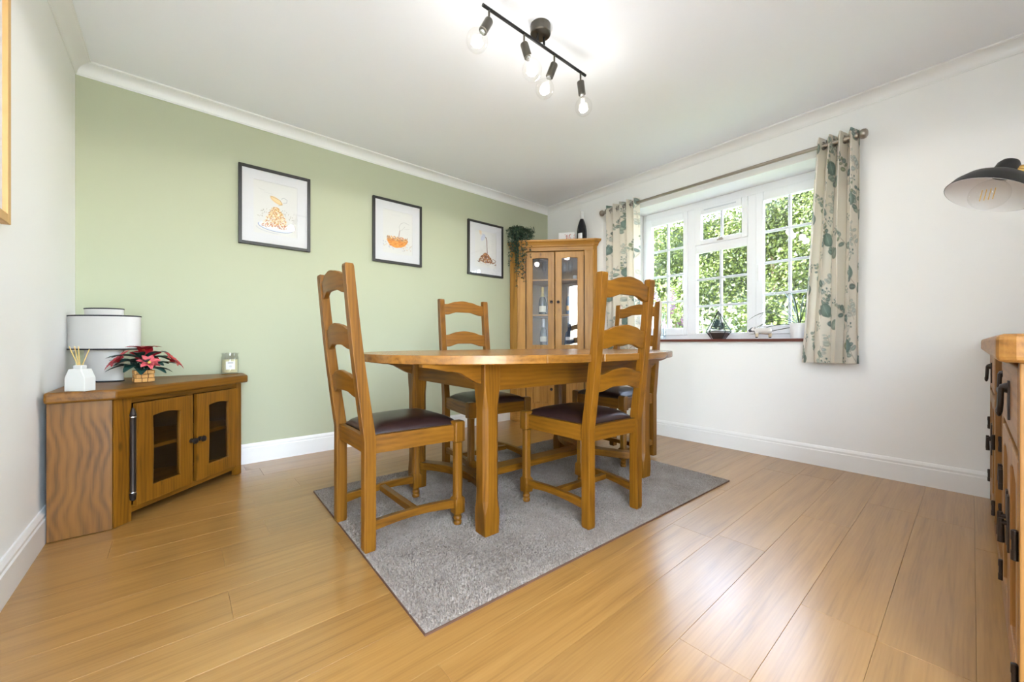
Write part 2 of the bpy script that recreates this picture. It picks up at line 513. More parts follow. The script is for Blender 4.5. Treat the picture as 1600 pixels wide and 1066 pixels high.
# floor: a screed with single planks laid along the sage wall
m = MB(); m.bb(XL, XR, YB, YG, -0.1, -0.0105)
floor = struct(m.build('floor', plain('floor_underlay', lin(130, 98, 58), 0.9)))
PW, PLEN = 0.181, 1.22
rows = []
y0 = 0.355 - PW * 6
k = 0
plank_meshes = {}
rng = random.Random(3)
while y0 < YG:
    ya, yb = max(y0, YB + .002), min(y0 + PW, YG - .002)
    if yb - ya > 0.01:
        off = {6: 1.076 - PLEN, 7: 1.785 - PLEN * 1}.get(k, XL + rng.uniform(-1.15, -0.1))
        while off > XL: off -= PLEN
        x = off
        while x < XR:
            xa, xb = max(x, XL + .002), min(x + PLEN, XR - .002)
            if xb - xa > 0.02:
                key = (round(xb - xa, 3), round(yb - ya, 3))
                if key not in plank_meshes:
                    q = MB(); q.bb(-key[0] / 2 + .0002, key[0] / 2 - .0002, -key[1] / 2 + .0002, key[1] / 2 - .0002, -0.0100, 0.0)
                    me = q.mesh('plank'); me.materials.append(WFLOOR); plank_meshes[key] = me
                o = link_mesh('plank', plank_meshes[key], None, floor)
                o.location = ((xa + xb) / 2, (ya + yb) / 2, 0)
                add_bevel(o, 0.0007, 1)
            x += PLEN
    y0 += PW; k += 1

# skirting with a moulded top
BT, BH = 0.018, 0.135
def skirt(name, poly_axis, a, b, base, sgn):
    pr = [(0, 0), (BT, 0), (BT, BH - .034), (BT - .004, BH - .028), (BT - .003, BH - .016), (BT - .008, BH - .006), (BT - .012, BH), (0, BH)]
    mm = MB(); mm.prism([(base + sgn * p, z) for p, z in pr], poly_axis, a, b)
    return struct(mm.build(name, M_GLOSSW))
skirt('baseboard_left', 'y', YB, YG, XL, 1)
skirt('baseboard_back', 'x', XL + BT, XR - BT, YG, -1)
skirt('baseboard_right', 'y', YB, YG, XR, -1)
# coving
def cove(name, axis, a, b, base, sgn):
    pr = [(0, H), (0, H - .068), (.005, H - .068), (.006, H - .062)]
    for i in range(7):
        t = i / 6 * PI / 2
        pr.append((.008 + .052 * (1 - math.cos(t)), H - .060 + .050 * math.sin(t)))
    pr += [(.0625, H - .008), (.068, H - .008), (.068, H)]
    mm = MB(); mm.prism([(base + sgn * p, z) for p, z in pr], axis, a, b)
    return struct(mm.build(name, M_GLOSSW, smooth=30))
cove('trim_1', 'y', YB, YG, XL, 1); cove('trim_2', 'x', XL, XR, YG, -1); cove('trim_3', 'y', YB, YG, XR, -1); cove('trim_4', 'x', XL, XR, YB, 1)

# ------------------------------------------------------------------ added unseen glazed door behind the camera, brightens the room
dr1 = empty('added_door_1', (0, 0, 0), kind='structure')
m = MB(); xm_ = (DX0 + DX1) / 2
for a, b in ((DX0, DX1),):
    m.bb(a, a + .06, YB - .09, YB - .03, 0, DZ1); m.bb(b - .06, b, YB - .09, YB - .03, 0, DZ1); m.bb(a + .06, b - .06, YB - .09, YB - .03, 0, .09); m.bb(a + .06, b - .06, YB - .09, YB - .03, DZ1 - .07, DZ1)
m.build('added_door_frame', M_UPVC, dr1, bevel=0.004)
for a, b in ((DX0, DX1),):
    q = MB(); q.bb(a + .06, b - .06, YB - .063, YB - .057, .09, DZ1 - .07); q.build('pane', M_GLASS, dr1)

# ------------------------------------------------------------------ window
win = empty('window_1', (0, 0, 0), kind='structure')
XW = 3.56          # inner face of the frame
m = MB()
Y0, Y1, Z0, Z1 = WY0, WY1, 0.863, WZ1
def frame_rect(mb, y0, y1, z0, z1, t, xa, xb, tb=None, tt=None):
    tb = t if tb is None else tb; tt = t if tt is None else tt
    mb.bb(xa, xb, y0, y0 + t, z0, z1); mb.bb(xa, xb, y1 - t, y1, z0, z1)
    mb.bb(xa, xb, y0 + t, y1 - t, z0, z0 + tb); mb.bb(xa, xb, y0 + t, y1 - t, z1 - tt, z1)
frame_rect(m, Y0, Y1, Z0, Z1, 0.036, XW, XO, 0.045, 0.062)
m.bb(XW, XO, 1.618, 1.697, Z0 + .045, Z1 - .062); m.bb(XW, XO, 1.127, 1.197, Z0 + .045, Z1 - .062)
m.bb(XW + .002, XO, 1.197, 1.618, 1.640, 1.712)
m.build('outer_frame', M_UPVC, win, bevel=0.004)

def glazed(parent, y0, y1, z0, z1, ncol, nrow, xg):
    hb = 0.010
    ys = [y0 + (y1 - y0) * i / ncol for i in range(ncol + 1)]; zs = [z0 + (z1 - z0) * i / nrow for i in range(nrow + 1)]
    for i in range(ncol):
        for j in range(nrow):
            mm = MB(); mm.bb(xg - .003, xg + .003, ys[i], ys[i + 1], zs[j], zs[j + 1]); mm.build('pane', M_GLASS, parent)
    for i in range(1, ncol):
        mm = MB(); mm.bb(xg - .012, xg + .012, ys[i] - hb, ys[i] + hb, z0, z1); mm.build('glazing_bar', M_BEAD, parent, bevel=0.003)
    for j in range(1, nrow):
        mm = MB(); mm.bb(xg - .011, xg + .011, y0, y1, zs[j] - hb, zs[j] + hb); mm.build('glazing_bar', M_BEAD, parent, bevel=0.003)

def casement(name, y0, y1, z0, z1, gy0, gy1, gz0, gz1, nc, nr):
    mm = MB(); xa, xb = XW - .014, XW + .03
    mm.bb(xa, xb, y0, gy0, z0, z1); mm.bb(xa, xb, gy1, y1, z0, z1); mm.bb(xa, xb, gy0, gy1, z0, gz0); mm.bb(xa, xb, gy0, gy1, gz1, z1)
    o = mm.build(name, M_UPVC, win, bevel=0.005)
    glazed(o, gy0, gy1, gz0, gz1, nc, nr, XW + .016)
    return o
lc = casement('casement', 1.690, 2.112, 0.902, 2.036, 1.730, 2.046, 0.971, 1.966, 2, 4)
rc = casement('casement', 0.672, 1.134, 0.902, 2.036, 0.736, 1.078, 0.971, 1.966, 2, 4)
vc = casement('vent_light', 1.192, 1.624, 1.704, 2.036, 1.237, 1.566, 1.746, 1.970, 2, 1)
fixd = MB(); frame_rect(fixd, 1.190, 1.625, 0.906, 1.645, 0.012, XW + .001, XW + .02); fx = fixd.build('fixed_light', M_UPVC, win, bevel=0.003)
glazed(fx, 1.202, 1.613, 0.920, 1.634, 2, 3, XW + .016)
# handles and the vent slot
def whandle(parent, y, z):
    mm = MB(); mm.bb(XW - .022, XW - .013, y - .010, y + .010, z - .012, z + .055)
    mm.bb(XW - .040, XW - .022, y - .007, y + .007, z + .020, z + .040); mm.bb(XW - .046, XW - .032, y - .009, y + .009, z - .085, z + .045)
    return mm.build('handle', M_UPVC, parent, bevel=0.004)
whandle(rc, 1.106, 1.41); whandle(lc, 1.716, 1.41)
mm = MB(); mm.bb(XW - .024, XW - .013, 1.385, 1.415, 1.716, 1.738); mm.bb(XW - .034, XW - .024, 1.375, 1.425, 1.714, 1.724); mm.build('stay_peg', M_STEEL, vc, bevel=0.002)
mm = MB(); mm.bb(XW - .020, XW - .013, 1.28, 1.54, 2.003, 2.012); mm.build('trickle_vent', M_BEAD, vc)
# sill board
m = MB(); m.bb(3.292, XW + .01, WY0, WY1, 0.842, 0.8628); m.bb(3.292, XR, WY0 - .03, WY0, 0.842, 0.8628); m.bb(3.292, XR, WY1, WY1 + .03, 0.842, 0.8628)
m.build('window_sill', M_MAHOG, win, bevel=0.003)

# ================================================================== rug
RUGZ = 0.016
rug = empty('area_rug', (1.549, 1.665, 0), math.radians(-1.75), 'silver grey short-pile rug under the oval dining table', 'rug')
RL, RW = 1.985, 1.375
m = MB(); m.bb(-RL / 2, RL / 2, -RW / 2, RW / 2, 0.0002, 0.006); m.build('backing', plain('rug_backing', lin(150, 138, 128), 0.9), rug)

for (a, b, c, d) in ((-RL / 2 - .002, RL / 2 + .002, -RW / 2 - .0025, -RW / 2), (-RL / 2 - .002, RL / 2 + .002, RW / 2, RW / 2 + .0025), (-RL / 2 - .0025, -RL / 2, -RW / 2, RW / 2), (RL / 2, RL / 2 + .0025, -RW / 2, RW / 2)):
    q = MB(); q.bb(a, b, c, d, .0002, .007); q.build('edge_binding', plain('rug_binding', lin(96, 66, 48), .9) if 'rug_binding' not in bpy.data.materials else bpy.data.materials['rug_binding'], rug)

def rug_pile():
    r = np.random.RandomState(5); n = 210000
    x = r.uniform(-RL / 2 + .002, RL / 2 - .002, n); y = r.uniform(-RW / 2 + .002, RW / 2 - .002, n)
    a = r.uniform(0, 2 * PI, n); wd = r.uniform(.0025, .0045, n); hh = r.uniform(.005, .0085, n)
    sw = .4 * np.sin(x * 5 + 2 * np.sin(y * 4)) + .4 * np.sin(y * 7 + x * 3)
    lx = r.normal(0, .0035, n) + .002 * sw; ly = r.normal(0, .0035, n) + .002 * np.cos(sw * 3)
    V = np.zeros((n, 3, 3)); dx = np.cos(a) * wd; dy = np.sin(a) * wd
    V[:, 0] = np.stack([x - dx, y - dy, np.full(n, .005)], 1); V[:, 1] = np.stack([x + dx, y + dy, np.full(n, .005)], 1)
    V[:, 2] = np.stack([x + lx, y + ly, .005 + hh], 1)
    me = bpy.data.meshes.new('pile')
    me.vertices.add(n * 3); me.vertices.foreach_set('co', V.reshape(-1).astype(np.float32))
    me.loops.add(n * 3); me.loops.foreach_set('vertex_index', np.arange(n * 3, dtype=np.int32))
    me.polygons.add(n); me.polygons.foreach_set('loop_start', (np.arange(n) * 3).astype(np.int32))
    me.update(calc_edges=True)
    return me
pm, pt, pp = mat_new('rug_pile')
_tc = pt.nodes.new('ShaderNodeTexCoord'); _n = pt.nodes.new('ShaderNodeTexNoise'); _n.inputs['Scale'].default_value = 7; _n.inputs['Detail'].default_value = 4
_g = pt.nodes.new('ShaderNodeNewGeometry'); _a = pt.nodes.new('ShaderNodeMath'); _a.operation = 'ADD'
_s = pt.nodes.new('ShaderNodeMath'); _s.operation = 'MULTIPLY'; _s.inputs[1].default_value = 0.75
_mx = pt.nodes.new('ShaderNodeMix'); _mx.data_type = 'RGBA'; _mx.inputs['A'].default_value = (*lin(128, 114, 100), 1); _mx.inputs['B'].default_value = (*lin(190, 178, 166), 1)
pt.links.new(_tc.outputs['Object'], _n.inputs['Vector']); pt.links.new(_n.outputs[0], _s.inputs[0]); pt.links.new(_s.outputs[0], _a.inputs[0])
_r = pt.nodes.new('ShaderNodeMath'); _r.operation = 'MULTIPLY'; _r.inputs[1].default_value = 0.35
pt.links.new(_g.outputs['Random Per Island'], _r.inputs[0]); pt.links.new(_r.outputs[0], _a.inputs[1]); pt.links.new(_a.outputs[0], _mx.inputs['Factor'])
pt.links.new(_mx.outputs['Result'], pp.inputs['Base Color']); pp.inputs['Roughness'].default_value = 0.9; pp.inputs['Specular IOR Level'].default_value = 0.1
tag(link_mesh('pile', rug_pile(), pm, rug), kind='stuff')

# ================================================================== dining table
def octring(cx, cy, z, hx, hy, ch):
    return [(cx - hx + ch, cy - hy, z), (cx + hx - ch, cy - hy, z), (cx + hx, cy - hy + ch, z), (cx + hx, cy + hy - ch, z),
            (cx + hx - ch, cy + hy, z), (cx - hx + ch, cy + hy, z), (cx - hx, cy + hy - ch, z), (cx - hx, cy - hy + ch, z)]

TZ = RUGZ - .004       # feet press into the pile
tab = empty('dining_table', (1.614, 1.695, TZ), math.radians(-2.0), 'oval oak dining table with chunky chamfered legs in the middle of the rug', 'table')
TA, TB, TN = 0.985, 0.640, 2.25
TTOP, TTH = 0.772, 0.036
def sup(t):
    c, s_ = math.cos(t), math.sin(t)
    return (TA * math.copysign(abs(c) ** (2 / TN), c), TB * math.copysign(abs(s_) ** (2 / TN), s_))
full = [sup(2 * PI * i / 160) for i in range(160)]
def yedge(x): return TB * max(0, 1 - abs(x / TA) ** TN) ** (1 / TN)
cuts = [-TA - .01, -0.45, -0.14, TA + .01]
for a, b in zip(cuts[:-1], cuts[1:]):
    a2, b2 = a + .0006, b - .0006
    up = [p for p in full if a2 < p[0] < b2 and p[1] >= 0]; lo = [p for p in full if a2 < p[0] < b2 and p[1] < 0]
    up.sort(key=lambda p: p[0]); lo.sort(key=lambda p: -p[0])
    poly = list(up)
    if b < TA: poly += [(b2, yedge(b2)), (b2, -yedge(b2))]
    poly += lo
    if a > -TA: poly += [(a2, -yedge(a2)), (a2, yedge(a2))]
    q = MB(); q.prism(poly, 'z', TTOP - TTH, TTOP)
    q.build('tabletop', WTOP, tab, bevel=0.005, seg=3, bang=50)
LX, LY = 0.580, 0.350
for sx in (-1, 1):
    for sy in (-1, 1):
        cx, cy = sx * LX, sy * LY
        rings = []
        for z, hw, ch in ((0, .037, .002), (.05, .039, .003), (.10, .0405, .006), (.15, .041, .018), (.54, .041, .018), (.60, .041, .008), (.64, .041, .002), (TTOP - TTH, .041, .002)):
            rings.append(octring(cx, cy, z, hw, hw, ch))
        q = MB(); q.loft(rings); q.build('leg', WZ, tab, bevel=0.002)
zb, zt = 0.612, TTOP - TTH
for sy in (-1, 1):
    q = MB(); q.bb(-LX + .041, LX - .041, sy * LY - .013, sy * LY + .013, zb, zt); q.build('apron', WX, tab, bevel=0.002)
for sx in (-1, 1):
    q = MB(); q.bb(sx * LX - .013, sx * LX + .013, -LY + .041, LY - .041, zb, zt); q.build('apron', WY, tab, bevel=0.002)
    for sy in (-1, 1):       # shaped corbels under the ends of the top
        xs = sx * (LX + .041)
        pr = [(0, 0), (.27, 0), (.27, -.010), (.235, -.014), (.20, -.022), (.16, -.030), (.13, -.032), (.10, -.040), (.065, -.060), (.03, -.080), (0, -.090)]
        q = MB(); q.prism([(xs + sx * a, zt + b) for a, b in pr], 'y', sy * LY - .016, sy * LY + .016); q.build('corbel', WX, tab, bevel=0.002)
# curved end stretchers and the long middle rail
for sx in (-1, 1):
    inn, out = [], []
    for i in range(17):
        t = -1 + 2 * i / 16; y = t * (LY - .02)
        sag = .135 * (1 - t * t)
        out.append((sx * (LX + .022 - sag), y)); inn.append((sx * (LX - .030 - sag - .018), y))
    q = MB(); q.prism(out + inn[::-1], 'z', .105, .145); q.build('curved_stretcher', WY, tab, bevel=0.003)
q = MB(); q.bb(-LX + .17, LX - .17, -.045, .045, .107, .143); q.build('middle_stretcher', WX, tab, bevel=0.003)

# ================================================================== dining chairs
def make_chair():
    c = empty('dining_chair')
    def postpt(z):
        if z < .44: return 0.0
        t = (z - .44) / (1.125 - .44); return -.080 * t - .006 * math.sin(t * PI)
    for s in (-1, 1):
        rings = []
        for z in (0, .012, .2, .40, .44, .50, .6, .72, .84, .96, 1.06, 1.115, 1.125):
            x = postpt(z); hx = .0235 if z < .5 else .0235 - .006 * (z - .5) / .625
            if z == 0 or z == 1.125: hx -= .003
            rings.append([(x - hx, s * .175 - .020, z), (x + hx, s * .175 - .020, z), (x + hx, s * .175 + .020, z), (x - hx, s * .175 + .020, z)])
        q = MB(); q.loft(rings); q.build('back_post', WZ, c, bevel=0.003)
    # three shaped ladder slats, bowed backwards
    for zc, hh in ((1.058, .036), (.838, .040), (.644, .038)):
        n = 24; front, back = [], []
        ring = []
        for i in range(n + 1):
            t = -1 + 2 * i / n
            y = t * .158
            e = abs(t)
            sm = lambda a_, b_: (lambda q_: q_ * q_ * (3 - 2 * q_))(min(1, max(0, (b_ - e) / (b_ - a_))))
            crest = .020 * sm(.38, .88) + .008 * sm(.0, .45)
            top = hh + crest - .002; bot = -hh + .020 * sm(.30, .86) - .004
            bow = -.012 * (1 - t * t)
            xz = lambda z: postpt(zc + z) + bow
            ring.append([(xz(bot) - .010, y, zc + bot), (xz(bot) + .010, y, zc + bot), (xz(top) + .010, y, zc + top), (xz(top) - .010, y, zc + top)])
        q = MB(); q.loft(ring); q.build('ladder_slat', WY, c, bevel=0.003)
    # front legs: block, chamfered shaft, block, turned foot
    for s in (-1, 1):
        cx, cy = .394, s * .205
        q = MB()
        R = []
        for z, hw, ch in ((.052, .0235, .004), (.058, .0255, .004), (.118, .0255, .004), (.128, .019, .008), (.372, .019, .008), (.378, .0255, .004), (.462, .0255, .004), (.468, .022, .006)):
            R.append(octring(cx, cy, z, hw, hw, ch))
        q.loft(R)
        q.lathe([(.018, 0), (.019, .006), (.0185, .014), (.014, .019), (.0185, .024), (.0195, .032), (.015, .038), (.017, .044), (.017, .054)], 16, (cx, cy, 0))
        q.build('front_leg', WZ, c, smooth=35, bevel=0.0015)
    # seat rails
    for s in (-1, 1):
        a = math.atan2(.03, .394)
        R = Matrix.Rotation(s * a, 3, 'Z')
        q = MB(); q.box((.197, s * .187, .417), (.352, .024, .072), R); q.build('side_rail', WX, c, bevel=0.002)
        q = MB(); n = 10; ring = []
        for i in range(n + 1):      # arched side stretcher
            t = i / n; x = .0235 + t * (.394 - .047); y = s * (.177 + .026 * t); ar = .014 * math.sin(t * PI)
            ring.append([(x, y - .012, .078 + ar), (x, y + .012, .078 + ar), (x, y + .012, .116 + ar * .5), (x, y - .012, .116 + ar * .5)])
        q.loft(ring); q.build('side_stretcher', WX, c, bevel=0.002)
    q = MB(); q.bb(.379, .406, -.180, .180, .381, .453); q.build('front_rail', WY, c, bevel=0.002)
    q = MB(); q.bb(-.012, .012, -.155, .155, .381, .450); q.build('back_rail', WY, c, bevel=0.002)
    q = MB(); q.bb(.185, .213, -.176, .176, .090, .118); q.build('cross_stretcher', WY, c, bevel=0.002)
    # drop-in leather pad
    nu, nv = 22, 22
    P = []
    q = MB()
    def pad(u, v, top):
        hw = (.158 + .040 * u)
        ex = 1 - max(abs(2 * u - 1), abs(v)) ** 6
        x = .018 + u * (.410 - .018)
        d = (1 - abs(2 * u - 1) ** 3.2) * (1 - abs(v) ** 3.2)
        cr = 1 - .04 * (1 - (max(0, d)) ** .25)
        return (x if 0 < u < 1 else x, v * hw, (.455 + .040 * max(0, d) ** .42) if top else .452)
    tp = [[pad(i / nu, -1 + 2 * j / nv, True) for j in range(nv + 1)] for i in range(nu + 1)]
    vs = [p for r in tp for p in r]; fs = []
    for i in range(nu):
        for j in range(nv):
            a = i * (nv + 1) + j; fs.append((a, a + 1, a + nv + 2, a + nv + 1))
    b = len(vs)
    per = [(i, 0) for i in range(nu)] + [(nu, j) for j in range(nv)] + [(i, nv) for i in range(nu, 0, -1)] + [(0, j) for j in range(nv, 0, -1)]
    for i, j in per:
        p = tp[i][j]; vs.append((p[0], p[1], .447))
    k = len(per)
    for n_ in range(k):
        i, j = per[n_]; i2, j2 = per[(n_ + 1) % k]
        fs.append((i * (nv + 1) + j, i2 * (nv + 1) + j2, b + (n_ + 1) % k, b + n_))
    fs.append([b + n_ for n_ in range(k)])
    q.add(vs, fs); tag(q.build('seat_pad', M_LEATHER, c, smooth=60), 'dark brown leather seat pad')
    return c

G = 'ladder-back chairs around the dining table'
chair = make_chair()
spots = [((.574, 1.722), 0.0, 'ladder-back oak chair at the left end of the table, nearest the low cupboard'),
         ((1.563, 1.098), 87.0, 'ladder-back oak chair in the foreground with its back to us, right of centre'),
         ((1.560, 2.300), -95.0, 'ladder-back oak chair behind the table, in front of the sage green wall'),
         ((2.650, 1.692), 178.0, 'ladder-back oak chair at the window end of the table, half hidden behind another chair')]
for i, ((x, y), a, lab) in enumerate(spots):
    o = chair if i == 0 else copy_tree(chair)
    o.location = (x, y, TZ if i != 3 else TZ); o.rotation_euler = (0, 0, math.radians(a))
    tag(o, lab, 'chair', G)

# ================================================================== cupboard doors (shared)
def ring_door(name, w, h, gx0, gx1, gz0, gz1, th, wob, parent, mats, arch=0.0, n=10, y=0.0):
    """framed door in the local xz plane (front at y), opening with gently waved edges"""
    def side(p, q, nrm, k):
        out = []
        for i in range(n):
            t = i / n; s_ = math.sin(t * PI)
            out.append((p[0] + (q[0] - p[0]) * t + nrm[0] * k * s_, p[1] + (q[1] - p[1]) * t + nrm[1] * k * s_))
        return out
    inner = side((gx0, gz0), (gx1, gz0), (0, -1), wob * .2) + side((gx1, gz0), (gx1, gz1), (-1, 0), wob) + side((gx1, gz1), (gx0, gz1), (0, 1), arch) + side((gx0, gz1), (gx0, gz0), (1, 0), wob)
    outer = side((0, 0), (w, 0), (0, 0), 0) + side((w, 0), (w, h), (0, 0), 0) + side((w, h), (0, h), (0, 0), 0) + side((0, h), (0, 0), (0, 0), 0)
    N_ = len(inner)
    vs = [(a, y, b) for a, b in outer] + [(a, y, b) for a, b in inner] + [(a, y + th, b) for a, b in outer] + [(a, y + th, b) for a, b in inner]
    fs = []
    for i in range(N_):
        j = (i + 1) % N_
        fs += [(i, j, N_ + j, N_ + i), (2 * N_ + i, 3 * N_ + i, 3 * N_ + j, 2 * N_ + j), (i, 2 * N_ + i, 2 * N_ + j, j), (N_ + i, N_ + j, 3 * N_ + j, 3 * N_ + i)]
    q = MB(); q.add(vs, fs)
    return q.build(name, mats, parent, bevel=0.003, bang=50)

def knob_mb(x, z, y, r=.016, dep=.034):
    q = MB(); R = Matrix.Rotation(PI / 2, 3, 'X')
    q.lathe([(.0001, 0), (.013, 0), (.013, .004), (.007, .006), (.006, .014), (r * .75, .018), (r, .024), (r * .85, .030), (r * .3, dep), (.0001, dep)], 16, (x, y, z), R)
    return q

# ================================================================== low corner cupboard (left)
A = Vector((-.218, 2.485)); B = Vector((.308, 3.022)); D = (B - A).normalized(); NN = Vector((-D.y, D.x)); CW = (B - A).length
tv = empty('corner_cupboard', (A.x, A.y, 0), math.atan2(D.y, D.x), 'low oak corner cupboard with two glazed doors, standing against the sage wall at left', 'cupboard')
def loc2(p, o=A, d=D, n=NN):
    v = Vector(p) - o; return (v.dot(d), v.dot(n))
YW = YG - BT - .002
TVH, TVT = 0.628, 0.047
def P2(*pts): return [loc2(p) for p in pts]
q = MB(); q.prism(P2((-.417, 2.445), (-.205, 2.445), (.342, 3.004), (.342, YW), (-.417, YW)), 'z', TVH - TVT, TVH); q.build('top', WX, tv, bevel=0.010, seg=3)
q = MB(); q.prism(P2((-.414, 2.485), (-.222, 2.485), (-.214, 2.505), (-.414, 2.505)), 'z', .003, TVH - TVT); q.build('side_panel', WBIG, tv, bevel=0.001)
q = MB(); q.prism(P2((.308, 3.026), (.308, YW), (.288, YW), (.288, 3.030)), 'z', .003, TVH - TVT); q.build('side_panel', WZ, tv, bevel=0.001)
q = MB(); q.prism([(0, 0), (.078, 0), (.078, .03), (.015, .03)], 'z', .003, TVH - TVT); q.build('corner_post', WZ, tv, bevel=0.002)
q = MB(); q.prism([(CW - .045, 0), (CW, 0), (CW - .015, .03), (CW - .045, .03)], 'z', .003, TVH - TVT); q.build('corner_post', WZ, tv, bevel=0.002)
q = MB(); q.bb(.078, CW - .045, .004, .028, .042, .075); q.build('bottom_rail', WX, tv, bevel=0.002)
q = MB(); q.bb(.078, CW - .045, .006, .028, .552, TVH - TVT); q.build('top_rail', WX, tv, bevel=0.002)
q = MB(); q.bb(.384, .411, .010, .026, .075, .552); q.build('middle_stile', plain('middle_stile_oak', lin(120, 74, 26), 0.5), tv)  # flat oak tone without grain
inner = P2((-.394, 2.505), (-.20, 2.505), (.288, 3.035), (.288, YW - .012), (-.394, YW - .012))
for z0, z1, nm in ((.055, .070, 'base_board'), (.305, .322, 'shelf')):
    q = MB(); q.prism([(x, max(y, .034)) for x, y in inner], 'z', z0, z1); q.build(nm, WX, tv)
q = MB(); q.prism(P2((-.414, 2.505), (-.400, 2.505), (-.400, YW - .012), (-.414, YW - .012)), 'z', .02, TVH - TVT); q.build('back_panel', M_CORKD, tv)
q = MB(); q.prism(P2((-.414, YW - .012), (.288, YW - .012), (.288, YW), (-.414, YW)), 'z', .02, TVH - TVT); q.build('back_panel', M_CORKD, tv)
for x0, x1, kx in ((.086, .385, .373), (.410, .706, .425)):
    w_ = x1 - x0
    d = ring_door('door', w_, .480, .078, w_ - .074, .075, .408, .022, .004, tv, WZ, arch=.010)
    d.location = (x0, -.018, .070)
    q = MB(); q.bb(.070, w_ - .066, .010, .013, .068, .425); q.build('pane', M_SMOKE, d)
    tag(knob_mb(kx - x0, .303 - .070, 0, .017).build('knob', M_IRON, d, smooth=40), 'dark iron knob')
q = MB(); q.tube([(.073, -.012, z) for z in (.099, .104, .125, .128, .140, .490, .500, .503, .515, .527, .532)], [.004, .011, .012, .0135, .0115, .0115, .0135, .0115, .009, .006, .001], 12); tag(q.build('pivot_hinge', M_IRON, tv, smooth=40), 'long dark iron pivot hinge')
for z in (.137, .487):
    q = MB(); q.cyl((.073, -.012, z), (.073, -.012, z + .004), .0130, n=12); q.build('hinge_ring', M_CHROME, tv)
q = MB(); q.tube([(.7105, -.006, z) for z in (.095, .100, .515, .525)], [.002, .0035, .0035, .001], 8); q.build('pivot_hinge', M_IRON, tv, smooth=40)

# ------------------------------------------------------------------ things on the low cupboard
# oval drum lamp
lamp = empty('table_lamp', (-.2965, 2.986, TVH), math.atan2(-.6487, .761), 'white table lamp with a wide oval drum shade edged in black, unlit', 'lamp')
def oval(mb, a, b, z0, z1, n=48, th=.0):
    mb.loft([[(a * math.cos(2 * PI * k / n), b * math.sin(2 * PI * k / n), z) for k in range(n)] for z in (z0, z1)])
def ovalring(a, b, z, r, name, mat):
    q = MB(); n = 60
    rings = []
    for k in range(n + 1):
        t = 2 * PI * k / n; cx, cy = a * math.cos(t), b * math.sin(t); nr = Vector((b * math.cos(t), a * math.sin(t), 0)).normalized()
        rings.append([Vector((cx, cy, z)) + r * (math.cos(2 * PI * j / 8) * nr + math.sin(2 * PI * j / 8) * Vector((0, 0, 1))) for j in range(8)])
    q.loft(rings, caps=False); return q.build(name, mat, lamp, smooth=60)
q = MB(); oval(q, .092, .050, .004, .172); q.build('base', M_LINEN, lamp, smooth=50)
q = MB(); oval(q, .178, .085, .172, .345); q.build('shade', M_LINEN, lamp, smooth=50)
q = MB(); oval(q, .092, .050, .345, .384); q.build('crown', M_LINEN, lamp, smooth=50)
ovalring(.092, .050, .004, .0035, 'piping', M_PIPING); ovalring(.178, .085, .172, .0035, 'piping', M_PIPING); ovalring(.178, .085, .345, .0035, 'piping', M_PIPING); ovalring(.092, .050, .384, .0030, 'piping', M_PIPING)

# house-shaped reed diffuser
dif = empty('reed_diffuser', (-.318, 2.478, TVH), math.radians(-36), 'small white house-shaped reed diffuser at the front corner of the low cupboard', 'diffuser')
q = MB(); q.prism([(-.040, 0), (.040, 0), (.040, .056), (.024, .094), (-.024, .094), (-.040, .056)], 'y', -.024, .024)
R_ = Matrix.Rotation(0, 3, 'Z'); q.build('house_body', M_CERAM, dif, bevel=0.002)
q = MB(); q.bb(-.016, .016, -.013, .013, .094, .110); q.build('neck', M_CERAM, dif, bevel=0.002)
for (dx, dy) in ((-.042, .01), (-.036, -.004), (-.030, .012), (.022, .008)):
    q = MB(); q.cyl((dx * .12, dy * .3, .10), (dx * 1.0, dy * 2, .190 if dx < 0 else .178), .0017, n=6); q.build('reed', M_REED, dif)

# poinsettia in a woven pot
poi = empty('poinsettia', (-.136, 2.800, TVH), 0.2, 'red poinsettia with dark green leaves in a small woven tan basket', 'plant')
q = MB(); q.bb(-.034, .034, -.034, .034, .002, .064); bas = q.build('basket', M_WICKD, poi)
for f_ in range(4):
    Rf = Matrix.Rotation(f_ * PI / 2, 3, 'Z')
    for j in range(3):
        for i in range(3):
            hz = (i + j) % 2 == 0
            cx, cz = -.0235 + i * .0235, .013 + j * .0205
            p = Rf @ Vector((cx, -.0360, cz))
            q = MB(); q.box(p, (.0228 if hz else .019, .006 if hz else .004, .0185), Rf); q.build('weave_strip', M_WICK, bas, bevel=0.0015)
def petal_mesh(name, L_, W_, mat, fold=.25):
    q = MB(); n = 6; left, mid, right = [], [], []
    for i in range(n + 1):
        t = i / n; w_ = W_ * math.sin(PI * min(1, t * .92 + .04)) ** .8 * (1 - .15 * t); z = .16 * L_ * math.sin(t * PI * .8) - .10 * L_ * t * t
        left.append((t * L_, w_, z + fold * w_)); mid.append((t * L_, 0, z)); right.append((t * L_, -w_, z + fold * w_))
    q.loft([left, mid, right], caps=False, closed=False)
    me = q.mesh(name); me.materials.append(mat); return me
pet = {'r': petal_mesh('petal', .074, .019, M_RED), 'p': petal_mesh('petal', .050, .014, M_PINK), 's': petal_mesh('petal', .046, .014, M_RED)}
leafm = petal_mesh('leaf', .098, .026, M_DGREEN)
q = MB()
for a in range(7):
    q.cyl((0, 0, .03), (.05 * math.cos(a * .9), .05 * math.sin(a * .9), .10), .003, n=6)
q.build('stem', M_DGREEN, poi)
for a in range(28):
    o = link_mesh('leaf', leafm, None, poi); t = a / 28 * 4 * PI
    o.location = (.02 * math.cos(t), .02 * math.sin(t), .068 + .020 * (a % 4)); o.rotation_euler = (0, .22 - .22 * (a % 3), t + .2 * (a % 3)); o.scale = (1 + .25 * (a % 2), 1, 1)
camdir = math.atan2(-2.8, .136) - 0.2      # towards the room
